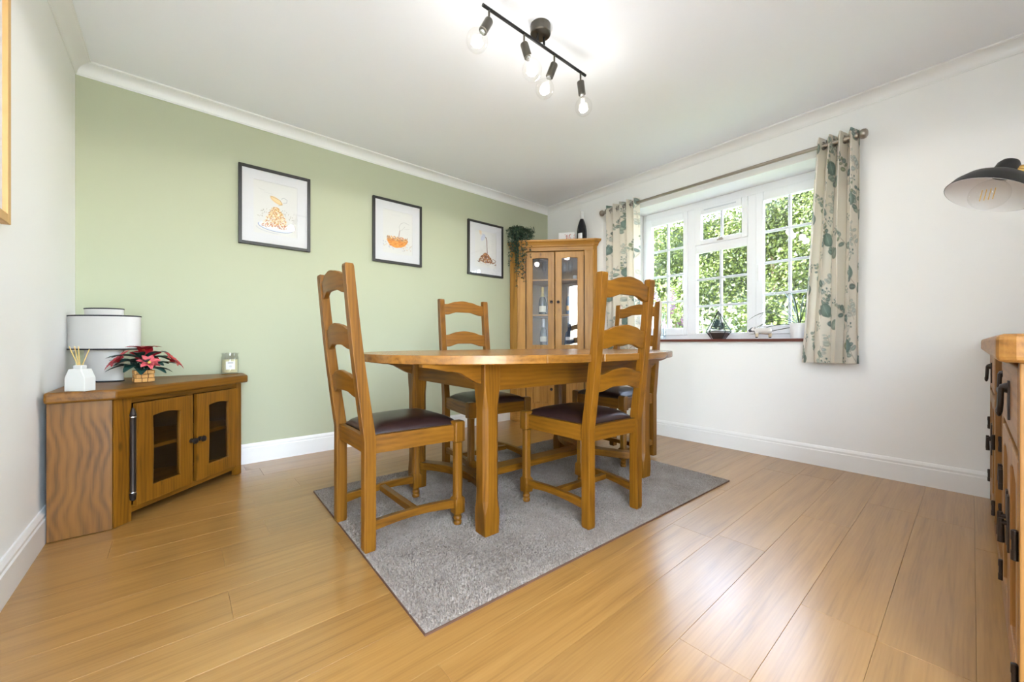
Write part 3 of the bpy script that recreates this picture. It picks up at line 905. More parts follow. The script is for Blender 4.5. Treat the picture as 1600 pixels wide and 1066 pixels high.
for kx, kz, ang, kind, sc in ((0, .165, 0, 'r', 1.0), (.085, .110, camdir - 1.35, 'r', .95), (.105, .105, camdir + 1.35, 'r', .95), (.078, .100, camdir + .25, 'p', 1.0), (.06, .13, camdir + 3.0, 'r', .9)):
    fl = MB(); fl.ellipsoid((0, 0, .008), (.008, .008, .007), 10, 6)
    f_o = fl.build('flower', M_YEL, poi, smooth=60)
    f_o.location = (kx * math.cos(ang), kx * math.sin(ang), kz)
    tilt = 0 if kx == 0 else .85
    f_o.rotation_euler = Euler((0, tilt, ang), 'XYZ'); f_o.scale = (sc,) * 3
    for k in range(7):
        o = link_mesh('petal', pet[kind], None, f_o); o.rotation_euler = (0, -.25, k * 2 * PI / 7)
    for k in range(5):
        o = link_mesh('petal', pet['s' if kind == 'r' else 'p'], None, f_o); o.rotation_euler = (0, -.6, k * 2 * PI / 5 + .3); o.location = (0, 0, .003); o.scale = (.8,) * 3

# candle jar
can = empty('candle_jar', (.258, 3.125, TVH), math.atan2(-3.125, -.258 + .2) + PI / 2, 'cream candle in a clear labelled glass jar on the low cupboard', 'candle')
q = MB(); q.lathe([(.0001, .002), (.036, .002), (.044, .006), (.047, .020), (.047, .112), (.043, .120), (.043, .130), (.049, .134), (.049, .139), (.040, .139), (.040, .118), (.0435, .112), (.0435, .020), (.034, .012), (.0001, .012)], 32); q.build('jar', M_CLEAR, can, smooth=35)
q = MB(); q.lathe([(.0001, .014), (.041, .014), (.042, .03), (.042, .096), (.0001, .096)], 28); q.build('wax', M_WAX, can, smooth=35)
q = MB(); q.lathe([(.0001, 0), (.046, 0), (.0465, .004), (.0001, .004)], 28); q.build('jar_foot', M_BRASS, can, smooth=35)
q = MB(); n = 9
q.loft([[(.0482 * math.sin(-.52 + 1.04 * i / n), -.0482 * math.cos(-.52 + 1.04 * i / n), z) for i in range(n + 1)] for z in (.034, .086)], caps=False, closed=False)
lb = q.build('label', M_PAPER, can, smooth=60)
for z, hw in ((.074, .30), (.060, .12), (.054, .16), (.048, .12)):
    q = MB(); q.loft([[(.0485 * math.sin(-hw + 2 * hw * i / 8), -.0485 * math.cos(-hw + 2 * hw * i / 8), zz) for i in range(9)] for zz in (z, z + (.005 if hw > .2 else .0018))], caps=False, closed=False); q.build('label_print', M_INK, lb)

# ================================================================== tall corner display cabinet
A3 = Vector((2.722, 3.108)); B3 = Vector((3.256, 2.533)); D3 = (B3 - A3).normalized(); N3 = Vector((-D3.y, D3.x)); CW3 = (B3 - A3).length
cab = empty('display_cabinet', (A3.x, A3.y, 0), math.atan2(D3.y, D3.x), 'tall oak corner display cabinet with glazed upper doors, beside the window', 'cabinet')
def Q2(*pts): return [loc2(p, A3, D3, N3) for p in pts]
YC = YG - BT - .003; XC = XR - BT - .003
outline = Q2((A3.x, A3.y), (B3.x, B3.y), (XC, 2.515), (XC, YC), (2.722, YC))
HC = 1.90
def slab(name, z0, z1, mat, grow=0.0, bevel=.002):
    if grow:
        pts = Q2((2.722 - grow, YC), (2.722 - grow, A3.y - grow * .42))
        # grow outwards from the front and the two short sides
        n_ = -N3 * grow
        pts = Q2((2.722 - grow, YC), (2.722 - grow, A3.y - grow * .35), (B3.x + n_.x * 0 + .0, B3.y - grow * 1.42), (XC, 2.515 - grow * 1.25), (XC, YC))
    else:
        pts = outline
    q = MB(); q.prism(pts, 'z', z0, z1); return q.build(name, mat, cab, bevel=bevel)
slab('plinth', .003, .10, WCX); slab('bottom_board', .10, .12, WCX)
slab('waist_board', .655, .690, WCX, .012, .006)
slab('top_board', 1.790, 1.832, WCX)
# cornice: stepped, flaring
def cornice():
    prof = [(0, 1.828), (.010, 1.834), (.012, 1.842), (.016, 1.852), (.026, 1.868), (.040, 1.880), (.044, 1.886), (.046, 1.900)]
    q = MB(); rings = []
    for g, z in prof:
        pts = Q2((2.722 - g * .8, YC), (2.722 - g * .8, A3.y - g * .45), (B3.x + D3.x * g * .3 - N3.x * g, B3.y + D3.y * g * .3 - N3.y * g), (XC, 2.515 - g * 1.2), (XC, YC))
        rings.append([(a, b, z) for a, b in pts])
    q.loft(rings); return q.build('cornice', WCX, cab, bevel=0.001)
cornice()
PWD = .090
lo = Q2((2.722, YC))[0]; ro = Q2((XC, 2.515))[0]
for za, zb_ in ((.12, .655), (.69, 1.79)):
    q = MB(); q.prism([(0, 0), (PWD, 0), (PWD, .026), (.02, .026)], 'z', za, zb_); q.build('front_post', WCZ, cab, bevel=0.002)
    q = MB(); q.prism([(CW3 - PWD, 0), (CW3, 0), (CW3 - .02, .026), (CW3 - PWD, .026)], 'z', za, zb_); q.build('front_post', WCZ, cab, bevel=0.002)
    q = MB(); q.prism(Q2((2.722, A3.y + .004), (2.722, YC), (2.740, YC), (2.742, A3.y + .010)), 'z', za, zb_); q.build('side_panel', WCZ, cab, bevel=0.001)
    q = MB(); q.prism(Q2((B3.x + .004, B3.y - .002), (XC, 2.515), (XC, 2.535), (B3.x + .006, B3.y + .016)), 'z', za, zb_); q.build('side_panel', WCZ, cab, bevel=0.001)
    q = MB(); q.prism(Q2((2.742, YC - .010), (XC, YC - .010), (XC, YC), (2.742, YC)), 'z', za, zb_); q.build('back_panel', M_INNER, cab)
    q = MB(); q.prism(Q2((XC - .010, 2.536), (XC, 2.536), (XC, YC - .010), (XC - .010, YC - .010)), 'z', za, zb_); q.build('back_panel', M_INNER, cab)
inn3 = Q2((2.745, A3.y + .05), (B3.x - .005, B3.y + .045), (XC - .012, 2.57), (XC - .012, YC - .012), (2.745, YC - .012))
inn3 = [(x, max(y, .030)) for x, y in inn3]
for z in (.80, 1.132, 1.502):
    q = MB(); q.prism(inn3, 'z', z - .016, z); q.build('shelf', WCX, cab, bevel=0.001)
mid = CW3 / 2
for x0, x1, kx in ((PWD + .004, mid - .004, mid - .035), (mid + .004, CW3 - PWD - .004, mid + .035)):
    w_ = x1 - x0
    d = ring_door('door', w_, 1.080, .068, w_ - .066, .110, 1.012, .020, 0.0, cab, WCZ, arch=.006); d.location = (x0, -.002, .700)
    q = MB(); q.bb(.062, w_ - .060, .009, .012, .104, 1.022); q.build('pane', M_CGLASS, d)
    tag(knob_mb(kx - x0, .556, 0, .016, .026).build('knob', M_IRON, d, smooth=40), 'dark iron knob')
    d = ring_door('door', w_, .525, .068, w_ - .066, .075, .445, .020, 0.0, cab, WCZ, arch=.008); d.location = (x0, -.002, .124)
    q = MB(); q.bb(.060, w_ - .058, .008, .016, .067, .455); q.build('door_panel', WCZ, d)
    q = MB(); q.bb(.085, w_ - .083, .003, .008, .092, .430); q.build('raised_field', WCZ, d, bevel=0.004)
    tag(knob_mb(kx - x0, .225, 0, .016, .026).build('knob', M_IRON, d, smooth=40), 'dark iron knob')
for hx in (PWD + .001, CW3 - PWD - .001):
    for z0_, z1_ in ((.74, 1.74), (.16, .60)):
        q = MB(); q.tube([(hx, -.005, z) for z in (z0_, z0_ + .01, z1_ - .01, z1_)], [.002, .004, .004, .002], 8); q.build('pivot_hinge', M_IRON, cab)

def cabw(x, y, z):      # cabinet-local point to world
    p = A3 + D3 * x + N3 * y; return (p.x, p.y, z)

def bottle(name, loc, prof, lab, cat, glass, foil=None, foilz=None, labels=(), group=None, rz=0.0, wire=None):
    e = empty(name, loc, rz, lab, cat, group)
    q = MB(); q.lathe(prof, 28); q.build('glass_body', glass, e, smooth=40)
    if foil:
        pr = [(r + .0012, z) for r, z in prof if z >= foilz and r > .001]
        def rad(z):
            for (r0, z0), (r1, z1) in zip(prof[:-1], prof[1:]):
                if z0 <= z <= z1 and z1 > z0: return r0 + (r1 - r0) * (z - z0) / (z1 - z0)
            return prof[-1][0]
        pr = [(.0001, foilz), (rad(foilz) + .0012, foilz)] + pr + [(.0001, prof[-1][1] + .0015)]
        q = MB(); q.lathe(pr, 24); q.build('foil', foil, e, smooth=40)
    for (z0_, z1_, r, hw, mt) in labels:
        n = 12; q = MB(); q.loft([[(r * math.sin(-hw + 2 * hw * i / n), -r * math.cos(-hw + 2 * hw * i / n), z) for i in range(n + 1)] for z in (z0_, z1_)], caps=False, closed=False); q.build('label', mt, e, smooth=60)
    return e
CH = [(.0001, 0), (.040, 0), (.043, .004), (.043, .130), (.041, .150), (.034, .178), (.024, .205), (.0165, .228), (.015, .265), (.0165, .268), (.0165, .282), (.0145, .286), (.0145, .296), (.0155, .300), (.014, .308), (.0001, .309)]
face = math.atan2(D3.y, D3.x)
xl_, xr_ = .240, CW3 - .245
bottle('champagne_bottle', cabw(.258, .20, 1.132), CH, 'green champagne bottle with gold foil and cream label on the middle shelf of the cabinet', 'bottle', M_BOTTLEG, M_FOIL, .20, [(.035, .100, .0436, 1.0, M_LABELC)], 'bottles in the display cabinet', face)
bottle('champagne_bottle', cabw(CW3 - .232, .20, 1.132), CH, 'champagne bottle with copper foil and orange label behind the right glass door', 'bottle', M_BOTTLEB, M_FOILC, .205, [(.050, .100, .0436, 1.0, M_LABELO)], 'bottles in the display cabinet', face)
SM = [(r * .82, z * .82) for r, z in CH]
bottle('wine_bottle', cabw(.268, .18, .80), [(r * .9, z * .95) for r, z in CH], 'small bottle with pale label on the lowest glazed shelf, left door', 'bottle', M_BOTTLEG, M_FOILW, .20, [(.045, .100, .0396, 1.0, M_LABELC)], 'bottles in the display cabinet', face)
bottle('decanter', cabw(CW3 - .235, .20, .80), [(.0001, 0), (.055, 0), (.058, .006), (.056, .02), (.050, .10), (.040, .14), (.020, .165), (.016, .20), (.022, .205), (.020, .22), (.024, .245), (.0001, .26)], 'clear decanter bottle with a pale label on the lowest glazed shelf, right door', 'decanter', M_BOTTLEB, None, None, [(.060, .095, .0535, .9, M_PAPER), (.004, .018, .0585, .9, M_LABELC)], 'bottles in the display cabinet', face)
def wineglass(x, y, z, sc, lab):
    e = empty('champagne_flute', cabw(x, y, z), 0, lab, 'glass', 'glasses on the top shelf')
    q = MB(); q.lathe([(.0001, 0), (.032, .001), (.030, .003), (.005, .008), (.0035, .015), (.0035, .085 * sc), (.012, .10 * sc), (.024, .13 * sc), (.026, .17 * sc), (.022, .215 * sc), (.0210, .215 * sc), (.025, .17 * sc), (.0225, .132 * sc), (.010, .105 * sc), (.0001, .103 * sc)], 20); q.build('glass_body', M_CLEAR, e, smooth=40)
wineglass(.275, .18, 1.502, 1.0, 'clear flute glass standing alone on the top shelf behind the left door')
wineglass(CW3 - .290, .22, 1.502, .95, 'clear stemmed glass at the left of the right-hand top shelf')
wineglass(CW3 - .225, .20, 1.502, 1.0, 'clear stemmed glass beside the small white candle on the top shelf')
cn = empty('pillar_candle', cabw(CW3 - .180, .12, 1.502), 0, 'small white pillar candle on the top shelf behind the right door', 'candle')
q = MB(); q.lathe([(.0001, 0), (.020, 0), (.021, .003), (.021, .044), (.018, .047), (.010, .044), (.0001, .043)], 18); q.build('wax', M_CERAM, cn, smooth=40)
q = MB(); q.cyl((0, 0, .042), (.001, 0, .054), .0009, n=6); q.build('wick', M_BLACK, cn)

# on top of the cabinet
bottle('magnum_bottle', (3.236, 2.665, HC), [(.0001, 0), (.048, 0), (.052, .005), (.053, .06), (.052, .10), (.044, .155), (.032, .195), (.022, .222), (.017, .232), (.0145, .245), (.0140, .30), (.0155, .303), (.0155, .312), (.013, .318), (.0001, .319)], 'large black bottle with a silver neck and square white label on top of the cabinet', 'bottle', M_BOTTLE, M_FOILW, .232, [(.018, .075, .0535, .42, M_PAPER)], None, math.atan2(-2.665, -3.236) + PI / 2 - .35)
card = empty('greeting_card', (3.150, 2.800, HC), math.atan2(D3.y, D3.x), 'white greeting card with small red blossom sprigs standing on top of the cabinet', 'card')
cv = Canvas(.17, .105, .0012, (0.8, 0.79, 0.77))
rr = random.Random(2)
for i in range(5):
    x = .075 + i * .017; pts = [(x, .0)]
    for k in range(6): pts.append((pts[-1][0] + rr.uniform(-.008, .009), pts[-1][1] + rr.uniform(.008, .017)))
    cv.line(pts, .0016, lin(150, 110, 90), .8)
    for p in pts:
        for k in range(3): cv.ell(p[0] + rr.uniform(-.007, .007), p[1] + rr.uniform(-.006, .006), .0035, .0028, rr.uniform(0, 3), lin(*rr.choice([(196, 80, 60), (214, 130, 100), (160, 60, 60)])), .9)
P_ = np.stack([cv.X - .085, np.zeros_like(cv.X) - .0012, cv.Y], -1)
link_mesh('printed_front', grid_mesh('printed_front', P_, cv.C), M_ART, card)
q = MB(); q.bb(-.085, .085, -.0008, .0008, 0, .105); q.build('front_leaf', M_MAT, card)
q = MB(); q.box((0, .022, .0525), (.17, .0012, .108), Matrix.Rotation(.38, 3, 'X')); q.build('back_leaf', M_MAT, card)

# trailing plant at the cabinet's left corner
tr = empty('trailing_plant', (2.755, 3.125, HC), 0, 'dark green trailing plant spilling over the left corner of the display cabinet', 'plant')
q = MB(); q.lathe([(.0001, 0), (.038, 0), (.042, .003), (.052, .075), (.055, .078), (.055, .085), (.048, .085), (.046, .07), (.0001, .07)], 20); q.build('pot', M_CORKD, tr, smooth=40)
rr = random.Random(11)
st = MB(); lv = MB()
def leaf(mb, p, d, up, L_, W_):
    d = d.normalized(); s_ = d.cross(up)
    if s_.length < 1e-3: s_ = Vector((1, 0, 0))
    s_.normalize(); nrm = s_.cross(d)
    a = p; b = p + d * L_ * .45 + s_ * W_ - nrm * L_ * .06; c = p + d * L_; e = p + d * L_ * .45 - s_ * W_ - nrm * L_ * .06; md = p + d * L_ * .5 + nrm * L_ * .05
    mb.add([a, b, c, e, md], [(0, 4, 1), (1, 4, 2), (2, 4, 3), (3, 4, 0)])
for sdx in range(46):
    # strands fall in front of the left corner, i.e. towards the room
    th = rr.uniform(-PI * .98, -.10) if sdx < 38 else rr.uniform(0, 2 * PI)
    reach = rr.uniform(.06, .135) if sdx % 3 else rr.uniform(.12, .19)
    if sdx % 3 == 0 and sdx < 38: th = rr.uniform(-PI * 1.02, -2.2)
    drop = rr.uniform(.10, .56) if th > -2.7 else rr.uniform(.1, .4)
    if sdx % 7 == 0: drop = .03
    p = Vector((0, 0, .075)); pts = []
    ex = Vector((math.cos(th), math.sin(th), 0))
    over = reach * (.8 if ex.x < -.3 else 1)
    if sdx >= 38: drop = 0
    n = int(7 + drop * 22)
    for k in range(n + 1):
        t = k / n
        if t < .35: q_ = p + ex * over * (t / .35) + Vector((0, 0, .06 * math.sin(t / .35 * PI * .75)))
        else: q_ = p + ex * over * (1 + .12 * (t - .35)) + Vector((rr.uniform(-.006, .006), rr.uniform(-.006, .006), .042 - (t - .35) / .65 * (drop + .04)))
        w_ = Vector((2.755, 3.125, HC)) + q_
        if w_.y > YG - .03: q_.y = YG - .03 - 3.125
        pts.append(q_)
    st.tube(pts, .0014, 4)
    for k, pt_ in enumerate(pts):
        for r_ in range(4 if k > n * .2 else 3):
            d = Vector((rr.uniform(-1, 1), rr.uniform(-1, .6), rr.uniform(-.9, .5)))
            if (Vector((2.755, 3.125, 0)) + pt_ + d.normalized() * .03).y > YG - .012: d.y = -abs(d.y)
            leaf(lv, pt_ + Vector((rr.uniform(-.016, .016), rr.uniform(-.018, .004), rr.uniform(-.014, .014))), d, Vector((rr.uniform(-.4, .4), -.5, 1)), rr.uniform(.020, .034), rr.uniform(.006, .010))
st.build('stem', M_DGREEN, tr); tag(lv.build('foliage', M_IVY, tr), kind='stuff')

# ================================================================== ceiling spot bar
LBY, LBZ = 1.385, 2.308
cl = empty('ceiling_light', (1.365, LBY, H), 0, 'dark metal ceiling bar light with four large clear globe bulbs', 'ceiling light')
def lw(x, y, z): return (x - 1.365, y - LBY, z - H)
q = MB(); q.lathe([(.0001, -.046), (.046, -.046), (.050, -.042), (.050, 0), (.0001, 0)], 36); q.build('ceiling_rose', M_GUN, cl, smooth=40)
q = MB(); q.cyl(lw(1.012, LBY, LBZ), lw(1.712, LBY, LBZ), .0075, n=12); q.build('bar', M_BLACK, cl, smooth=50)
for x in (1.345, 1.390):
    q = MB(); q.cyl(lw(x, LBY, LBZ), lw(x, LBY, H - .044), .006, n=10); q.build('drop_rod', M_BLACK, cl, smooth=50)
q = MB(); q.ellipsoid((.048, -.014, -.020), (.004, .004, .004), 8, 6); q.build('fixing_screw', M_CHROME, cl)
heads = [((1.047, LBY), (0.985, 1.392, 2.138)), ((1.256, LBY), (1.285, 1.360, 2.132)), ((1.464, LBY), (1.435, 1.425, 2.138)), ((1.671, LBY), (1.700, 1.388, 2.132))]
for i, ((hx, hy), bc) in enumerate(heads):
    j = Vector(lw(hx, hy, LBZ - .052)); bcv = Vector(lw(*bc)); d = (bcv - j).normalized()
    h_ = MB(); h_.cyl(lw(hx, hy, LBZ), j, .0048, n=10); hd = h_.build('lamp_arm', M_GUN, cl, smooth=50)
    s0 = j - d * .006; s1 = s0 + d * .072
    h_ = MB(); h_.tube([s0, s0 + d * .004, s0 + d * .008, s1], [.010, .018, .0195, .0195], 20); h_.build('socket', M_GUN, hd, smooth=50)
    Rm = d.to_track_quat('Z', 'Y').to_matrix()
    r = .0475; c0 = s1 + d * .062
    prof = [(.0135, -.064), (.0140, -.056), (.0165, -.050)]
    for k in range(1, 17):
        a = -PI / 2 + .38 + (PI - .38) * k / 16
        prof.append((r * math.cos(a), r * math.sin(a)))
    b_ = MB(); b_.lathe(prof, 28, c0, Rm); bo = b_.build('bulb', M_BULBG, cl, smooth=60)
    f_ = MB()
    for k in range(4):
        a = k * PI / 2
        e1 = Rm @ Vector((.006 * math.cos(a), .006 * math.sin(a), -.030)); e2 = Rm @ Vector((.011 * math.cos(a + .3), .011 * math.sin(a + .3), .018))
        f_.cyl(c0 + e1, c0 + e2, .0022, n=6)
    f_.build('filament', M_FIL, bo)
    b_ = MB(); b_.cyl(s1 - d * .002, s1 + d * .010, .013, .012, 14); b_.build('bulb_cap', M_CHROME, bo, smooth=50)
    pl = bpy.data.lights.new('bulb_light', 'POINT'); pl.energy = BULB_W; pl.color = BULB_COL; pl.shadow_soft_size = .030
    po = bpy.data.objects.new('bulb_light', pl); COL.objects.link(po); po.parent = cl; po.location = c0
    # most of the bulb's light leaves away from its socket
    pl = bpy.data.lights.new('bulb_beam', 'SPOT'); pl.energy = SPOT_W; pl.color = BULB_COL; pl.shadow_soft_size = .035; pl.spot_size = math.radians(179); pl.spot_blend = 0.10
    po = bpy.data.objects.new('bulb_beam', pl); COL.objects.link(po); po.parent = cl; po.location = c0

# ================================================================== three framed food prints
rr = random.Random(21)
ART = (.245, .345)
def art_rice(cv):
    ox, oy = .104, .034
    cv.ell(ox, oy + .012, .084, .026, -.06, lin(222, 228, 240)); cv.ell(ox, oy + .014, .076, .020, -.06, lin(248, 246, 242))
    pts = [(ox + .084 * math.cos(t), oy + .012 + .026 * math.sin(t) - .06 * .084 * math.cos(t)) for t in np.linspace(PI * .95, 2.05 * PI, 24)]
    cv.line(pts, .0022, lin(110, 124, 170)); cv.line([(x - .01, y - .010) for x, y in pts[2:14]], .0014, lin(140, 150, 186), .8)
    for i in range(620):
        t = rr.random() ** .8; hw = .066 * (1 - t) ** .75 + .006
        x = ox + rr.uniform(-hw, hw); y = oy + .004 + t * .115
        c = rr.choice([(228, 186, 110), (240, 214, 160), (206, 150, 80), (246, 232, 200), (190, 120, 66)]) if t > .18 else rr.choice([(196, 116, 62), (214, 140, 80), (170, 90, 56)])
        cv.ell(x, y, rr.uniform(.003, .0065), .0018, rr.uniform(0, PI), lin(*c), .9)
    for i in range(46):
        a = rr.uniform(.3, 2.8); R = rr.uniform(.07, .10)
        cv.ell(ox + R * math.cos(a) * .95, oy + .03 + R * math.sin(a) * .9, .0032, .0012, rr.uniform(0, PI), lin(150, 136, 120), .8)
    cv.ell(ox + .002, oy + .158, .034, .014, -.55, lin(232, 196, 140)); cv.ell(ox + .003, oy + .160, .026, .009, -.55, lin(240, 212, 160))
    cv.line([(ox - .028, oy + .178), (ox + .020, oy + .163), (ox + .030, oy + .140), (ox + .012, oy + .132)], .0016, lin(150, 116, 90))
    cv.line([(ox + .026, oy + .172), (ox + .038, oy + .180), (ox + .054, oy + .172), (ox + .052, oy + .156), (ox + .034, oy + .150)], .0022, lin(170, 170, 176))
    for i in range(3): cv.line([(.022 + i * .010, .240 - i * .002), (.029 + i * .010, .240 - i * .002)], .002, lin(190, 190, 190), .7)
    cv.line([(.05, .226), (.09, .223)], .0016, lin(196, 196, 196), .7)
def art_bowl(cv):
    ox, oy = .084, .034
    for i in range(60): cv.ell(ox + rr.uniform(-.085, .085), oy + rr.uniform(-.012, .040), .0035, .002, rr.uniform(0, 3), lin(*rr.choice([(196, 160, 130), (150, 156, 186), (220, 190, 150)])), .7)
    n = 40
    for i in range(n):
        t = i / (n - 1); hw = .060 * math.sqrt(max(.02, 1 - (1 - t) ** 2 * .98)); y = oy + t * .046
        cv.line([(ox - hw, y), (ox + hw, y + .004)], .0022, lin(*((232, 152, 66) if t < .75 else (214, 130, 62))))
    for i in range(160):
        x = ox + rr.uniform(-.060, .060); cv.ell(x, oy + .046 + rr.uniform(-.006, .016), .004, .0022, rr.uniform(0, 3), lin(*rr.choice([(226, 170, 100), (240, 206, 150), (170, 130, 100), (200, 120, 60)])), .9)
    for i in range(50): cv.ell(ox + rr.uniform(-.045, .05), oy + rr.uniform(.008, .040), .006, .0016, .3, lin(*rr.choice([(246, 182, 96), (208, 116, 46)])), .8)
    cv.line([(ox + .006, oy + .055), (ox + .010, oy + .080), (ox + .014, oy + .098)], .0042, lin(176, 140, 128), .9)
    hand = [(ox + .014, oy + .100), (ox + .010, oy + .120), (ox + .020, oy + .140), (ox + .040, oy + .150), (ox + .070, oy + .142)]
    cv.line(hand, .0016, lin(176, 172, 172)); cv.line([(ox + .014, oy + .100), (ox + .026, oy + .104), (ox + .044, oy + .126)], .0016, lin(186, 182, 182)); cv.line([(ox + .044, oy + .112), (ox + .070, oy + .118)], .0013, lin(196, 192, 192))
    cv.line([(.05, .214), (.10, .218)], .0014, lin(206, 206, 206), .8)
def art_spoon(cv):
    ox, oy = .087, .032
    cv.line([(ox - .075, oy + .010), (ox - .04, oy - .008), (ox + .02, oy - .012), (ox + .07, oy + .004)], .0014, lin(160, 140, 126), .8)
    for i in range(300):
        t = rr.random(); hw = .066 * (1 - t) ** .6
        cv.ell(ox + rr.uniform(-hw, hw), oy + t * .062, rr.uniform(.003, .007), rr.uniform(.002, .004), rr.uniform(0, 3), lin(*rr.choice([(134, 80, 44), (176, 116, 68), (206, 160, 110), (104, 58, 34), (160, 96, 50)])), .9)
    for i in range(16): cv.ell(ox + .055 + rr.uniform(0, .04), oy + rr.uniform(-.008, .03), .005, .003, rr.uniform(0, 3), lin(140, 90, 56), .9)
    cv.line([(ox + .012, oy + .055), (ox + .010, oy + .10), (ox + .008, oy + .15), (ox + .002, oy + .165), (ox - .012, oy + .172)], .0050, lin(112, 68, 46))
    cv.ell(ox - .022, oy + .164, .026, .014, 1.0, lin(206, 210, 224)); cv.line([(ox - .034, oy + .185), (ox - .020, oy + .186), (ox - .006, oy + .170)], .0016, lin(160, 168, 186))
    cv.ell(ox - .045, oy + .205, .010, .026, .18, lin(236, 214, 186)); cv.line([(ox - .058, oy + .235), (ox - .050, oy + .21), (ox - .040, oy + .185)], .0018, lin(216, 196, 170))
    cv.line([(ox + .03, oy + .19), (ox + .07, oy + .185)], .0014, lin(206, 200, 190), .8)
pics = [(.312, .760, 'black framed print of heaped grated food on a blue plate, leftmost on sage wall', art_rice),
        (1.232, 1.680, 'black framed print of an orange bowl and a sprinkling hand, middle of three', art_bowl),
        (2.182, 2.626, 'black framed print of a spoon pouring brown sauce, beside the trailing plant', art_spoon)]
for x0, x1, lab, fn in pics:
    KS = 1.3 if fn is art_rice else 1.55
    xm = (x0 + x1) / 2; PWd, PHt = .446, .546
    e = empty('picture', (xm, YG, 1.514), 0, lab, 'picture', 'black framed food prints on the sage wall')
    fr = MB(); fw, fd = .020, .026
    fr.bb(-PWd / 2, -PWd / 2 + fw, -fd, -.001, 0, PHt); fr.bb(PWd / 2 - fw, PWd / 2, -fd, -.001, 0, PHt)
    fr.bb(-PWd / 2 + fw, PWd / 2 - fw, -fd, -.001, 0, fw); fr.bb(-PWd / 2 + fw, PWd / 2 - fw, -fd, -.001, PHt - fw, PHt)
    fr.build('frame', M_FRAME, e, bevel=0.0015)
    # mount board with a window cut in it, print recessed behind
    aw, ah = .270, .370; cxm, czm = 0, PHt / 2
    mo = MB(); y_a, y_b = -.016, -.013
    mo.bb(-PWd / 2 + fw, -aw / 2, y_a, y_b, fw, PHt - fw); mo.bb(aw / 2, PWd / 2 - fw, y_a, y_b, fw, PHt - fw)
    mo.bb(-aw / 2, aw / 2, y_a, y_b, fw, czm - ah / 2); mo.bb(-aw / 2, aw / 2, y_a, y_b, czm + ah / 2, PHt - fw)
    mo.build('mount', M_MAT, e)
    cv = Canvas(aw / KS, ah / KS, .0016 / KS, (0.76, 0.745, 0.72)); fn(cv)
    P_ = np.stack([cv.X * KS - aw / 2, np.zeros_like(cv.X) - .0125, cv.Y * KS + czm - ah / 2], -1)
    link_mesh('print', grid_mesh('print', P_, cv.C), M_ART, e)
    g_ = MB(); g_.bb(-PWd / 2 + fw, PWd / 2 - fw, -.0205, -.0190, fw, PHt - fw); g_.build('glass', M_PGLASS, e)

# oak picture at the edge of the left wall (only its frame edge is in view)
e = empty('oak_picture', (XL, 1.72, 1.215), 0, 'light oak picture frame at the extreme left edge of the photo, on the white wall', 'picture')
fr = MB(); a, b, hh = -.31, .304, .86
fr.bb(.001, .024, a, a + .03, 0, hh); fr.bb(.001, .024, b - .03, b, 0, hh); fr.bb(.001, .024, a + .03, b - .03, 0, .03); fr.bb(.001, .024, a + .03, b - .03, hh - .03, hh)
fr.build('frame', WPALE, e, bevel=0.002)
fr = MB(); fr.bb(.002, .012, a + .03, b - .03, .03, hh - .03); fr.build('print', M_MAT, e)

# ================================================================== curtains and pole
PX, PZ = 3.232, 2.128
pole = empty('curtain_pole', (XR, 1.42, PZ), 0, 'brushed steel curtain pole with round ends above the window', 'curtain pole')
q = MB(); q.cyl((PX - XR, -.955, 0), (PX - XR, .955, 0), .0125, n=16); q.build('rod', M_STEEL, pole, smooth=50)
for s in (-1, 1):
    Rm = Vector((0, s, 0)).to_track_quat('Z', 'Y').to_matrix()
    q = MB(); q.lathe([(.0001, 0), (.014, 0), (.014, .008), (.011, .011), (.018, .016), (.027, .024), (.030, .036), (.027, .048), (.016, .056), (.0001, .058)], 22, (PX - XR, s * .948, 0), Rm); q.build('finial', M_STEEL, pole, smooth=50)
    q = MB(); q.cyl((0, s * .90, -.01), (PX - XR, s * .90, -.01), .007, n=10); q.cyl((0, s * .90, -.01), (-.006, s * .90, -.01), .026, n=18); q.cyl((PX - XR, s * .90 - .008, 0), (PX - XR, s * .90 + .008, 0), .0165, n=14); q.build('bracket', M_STEEL, pole, smooth=50)

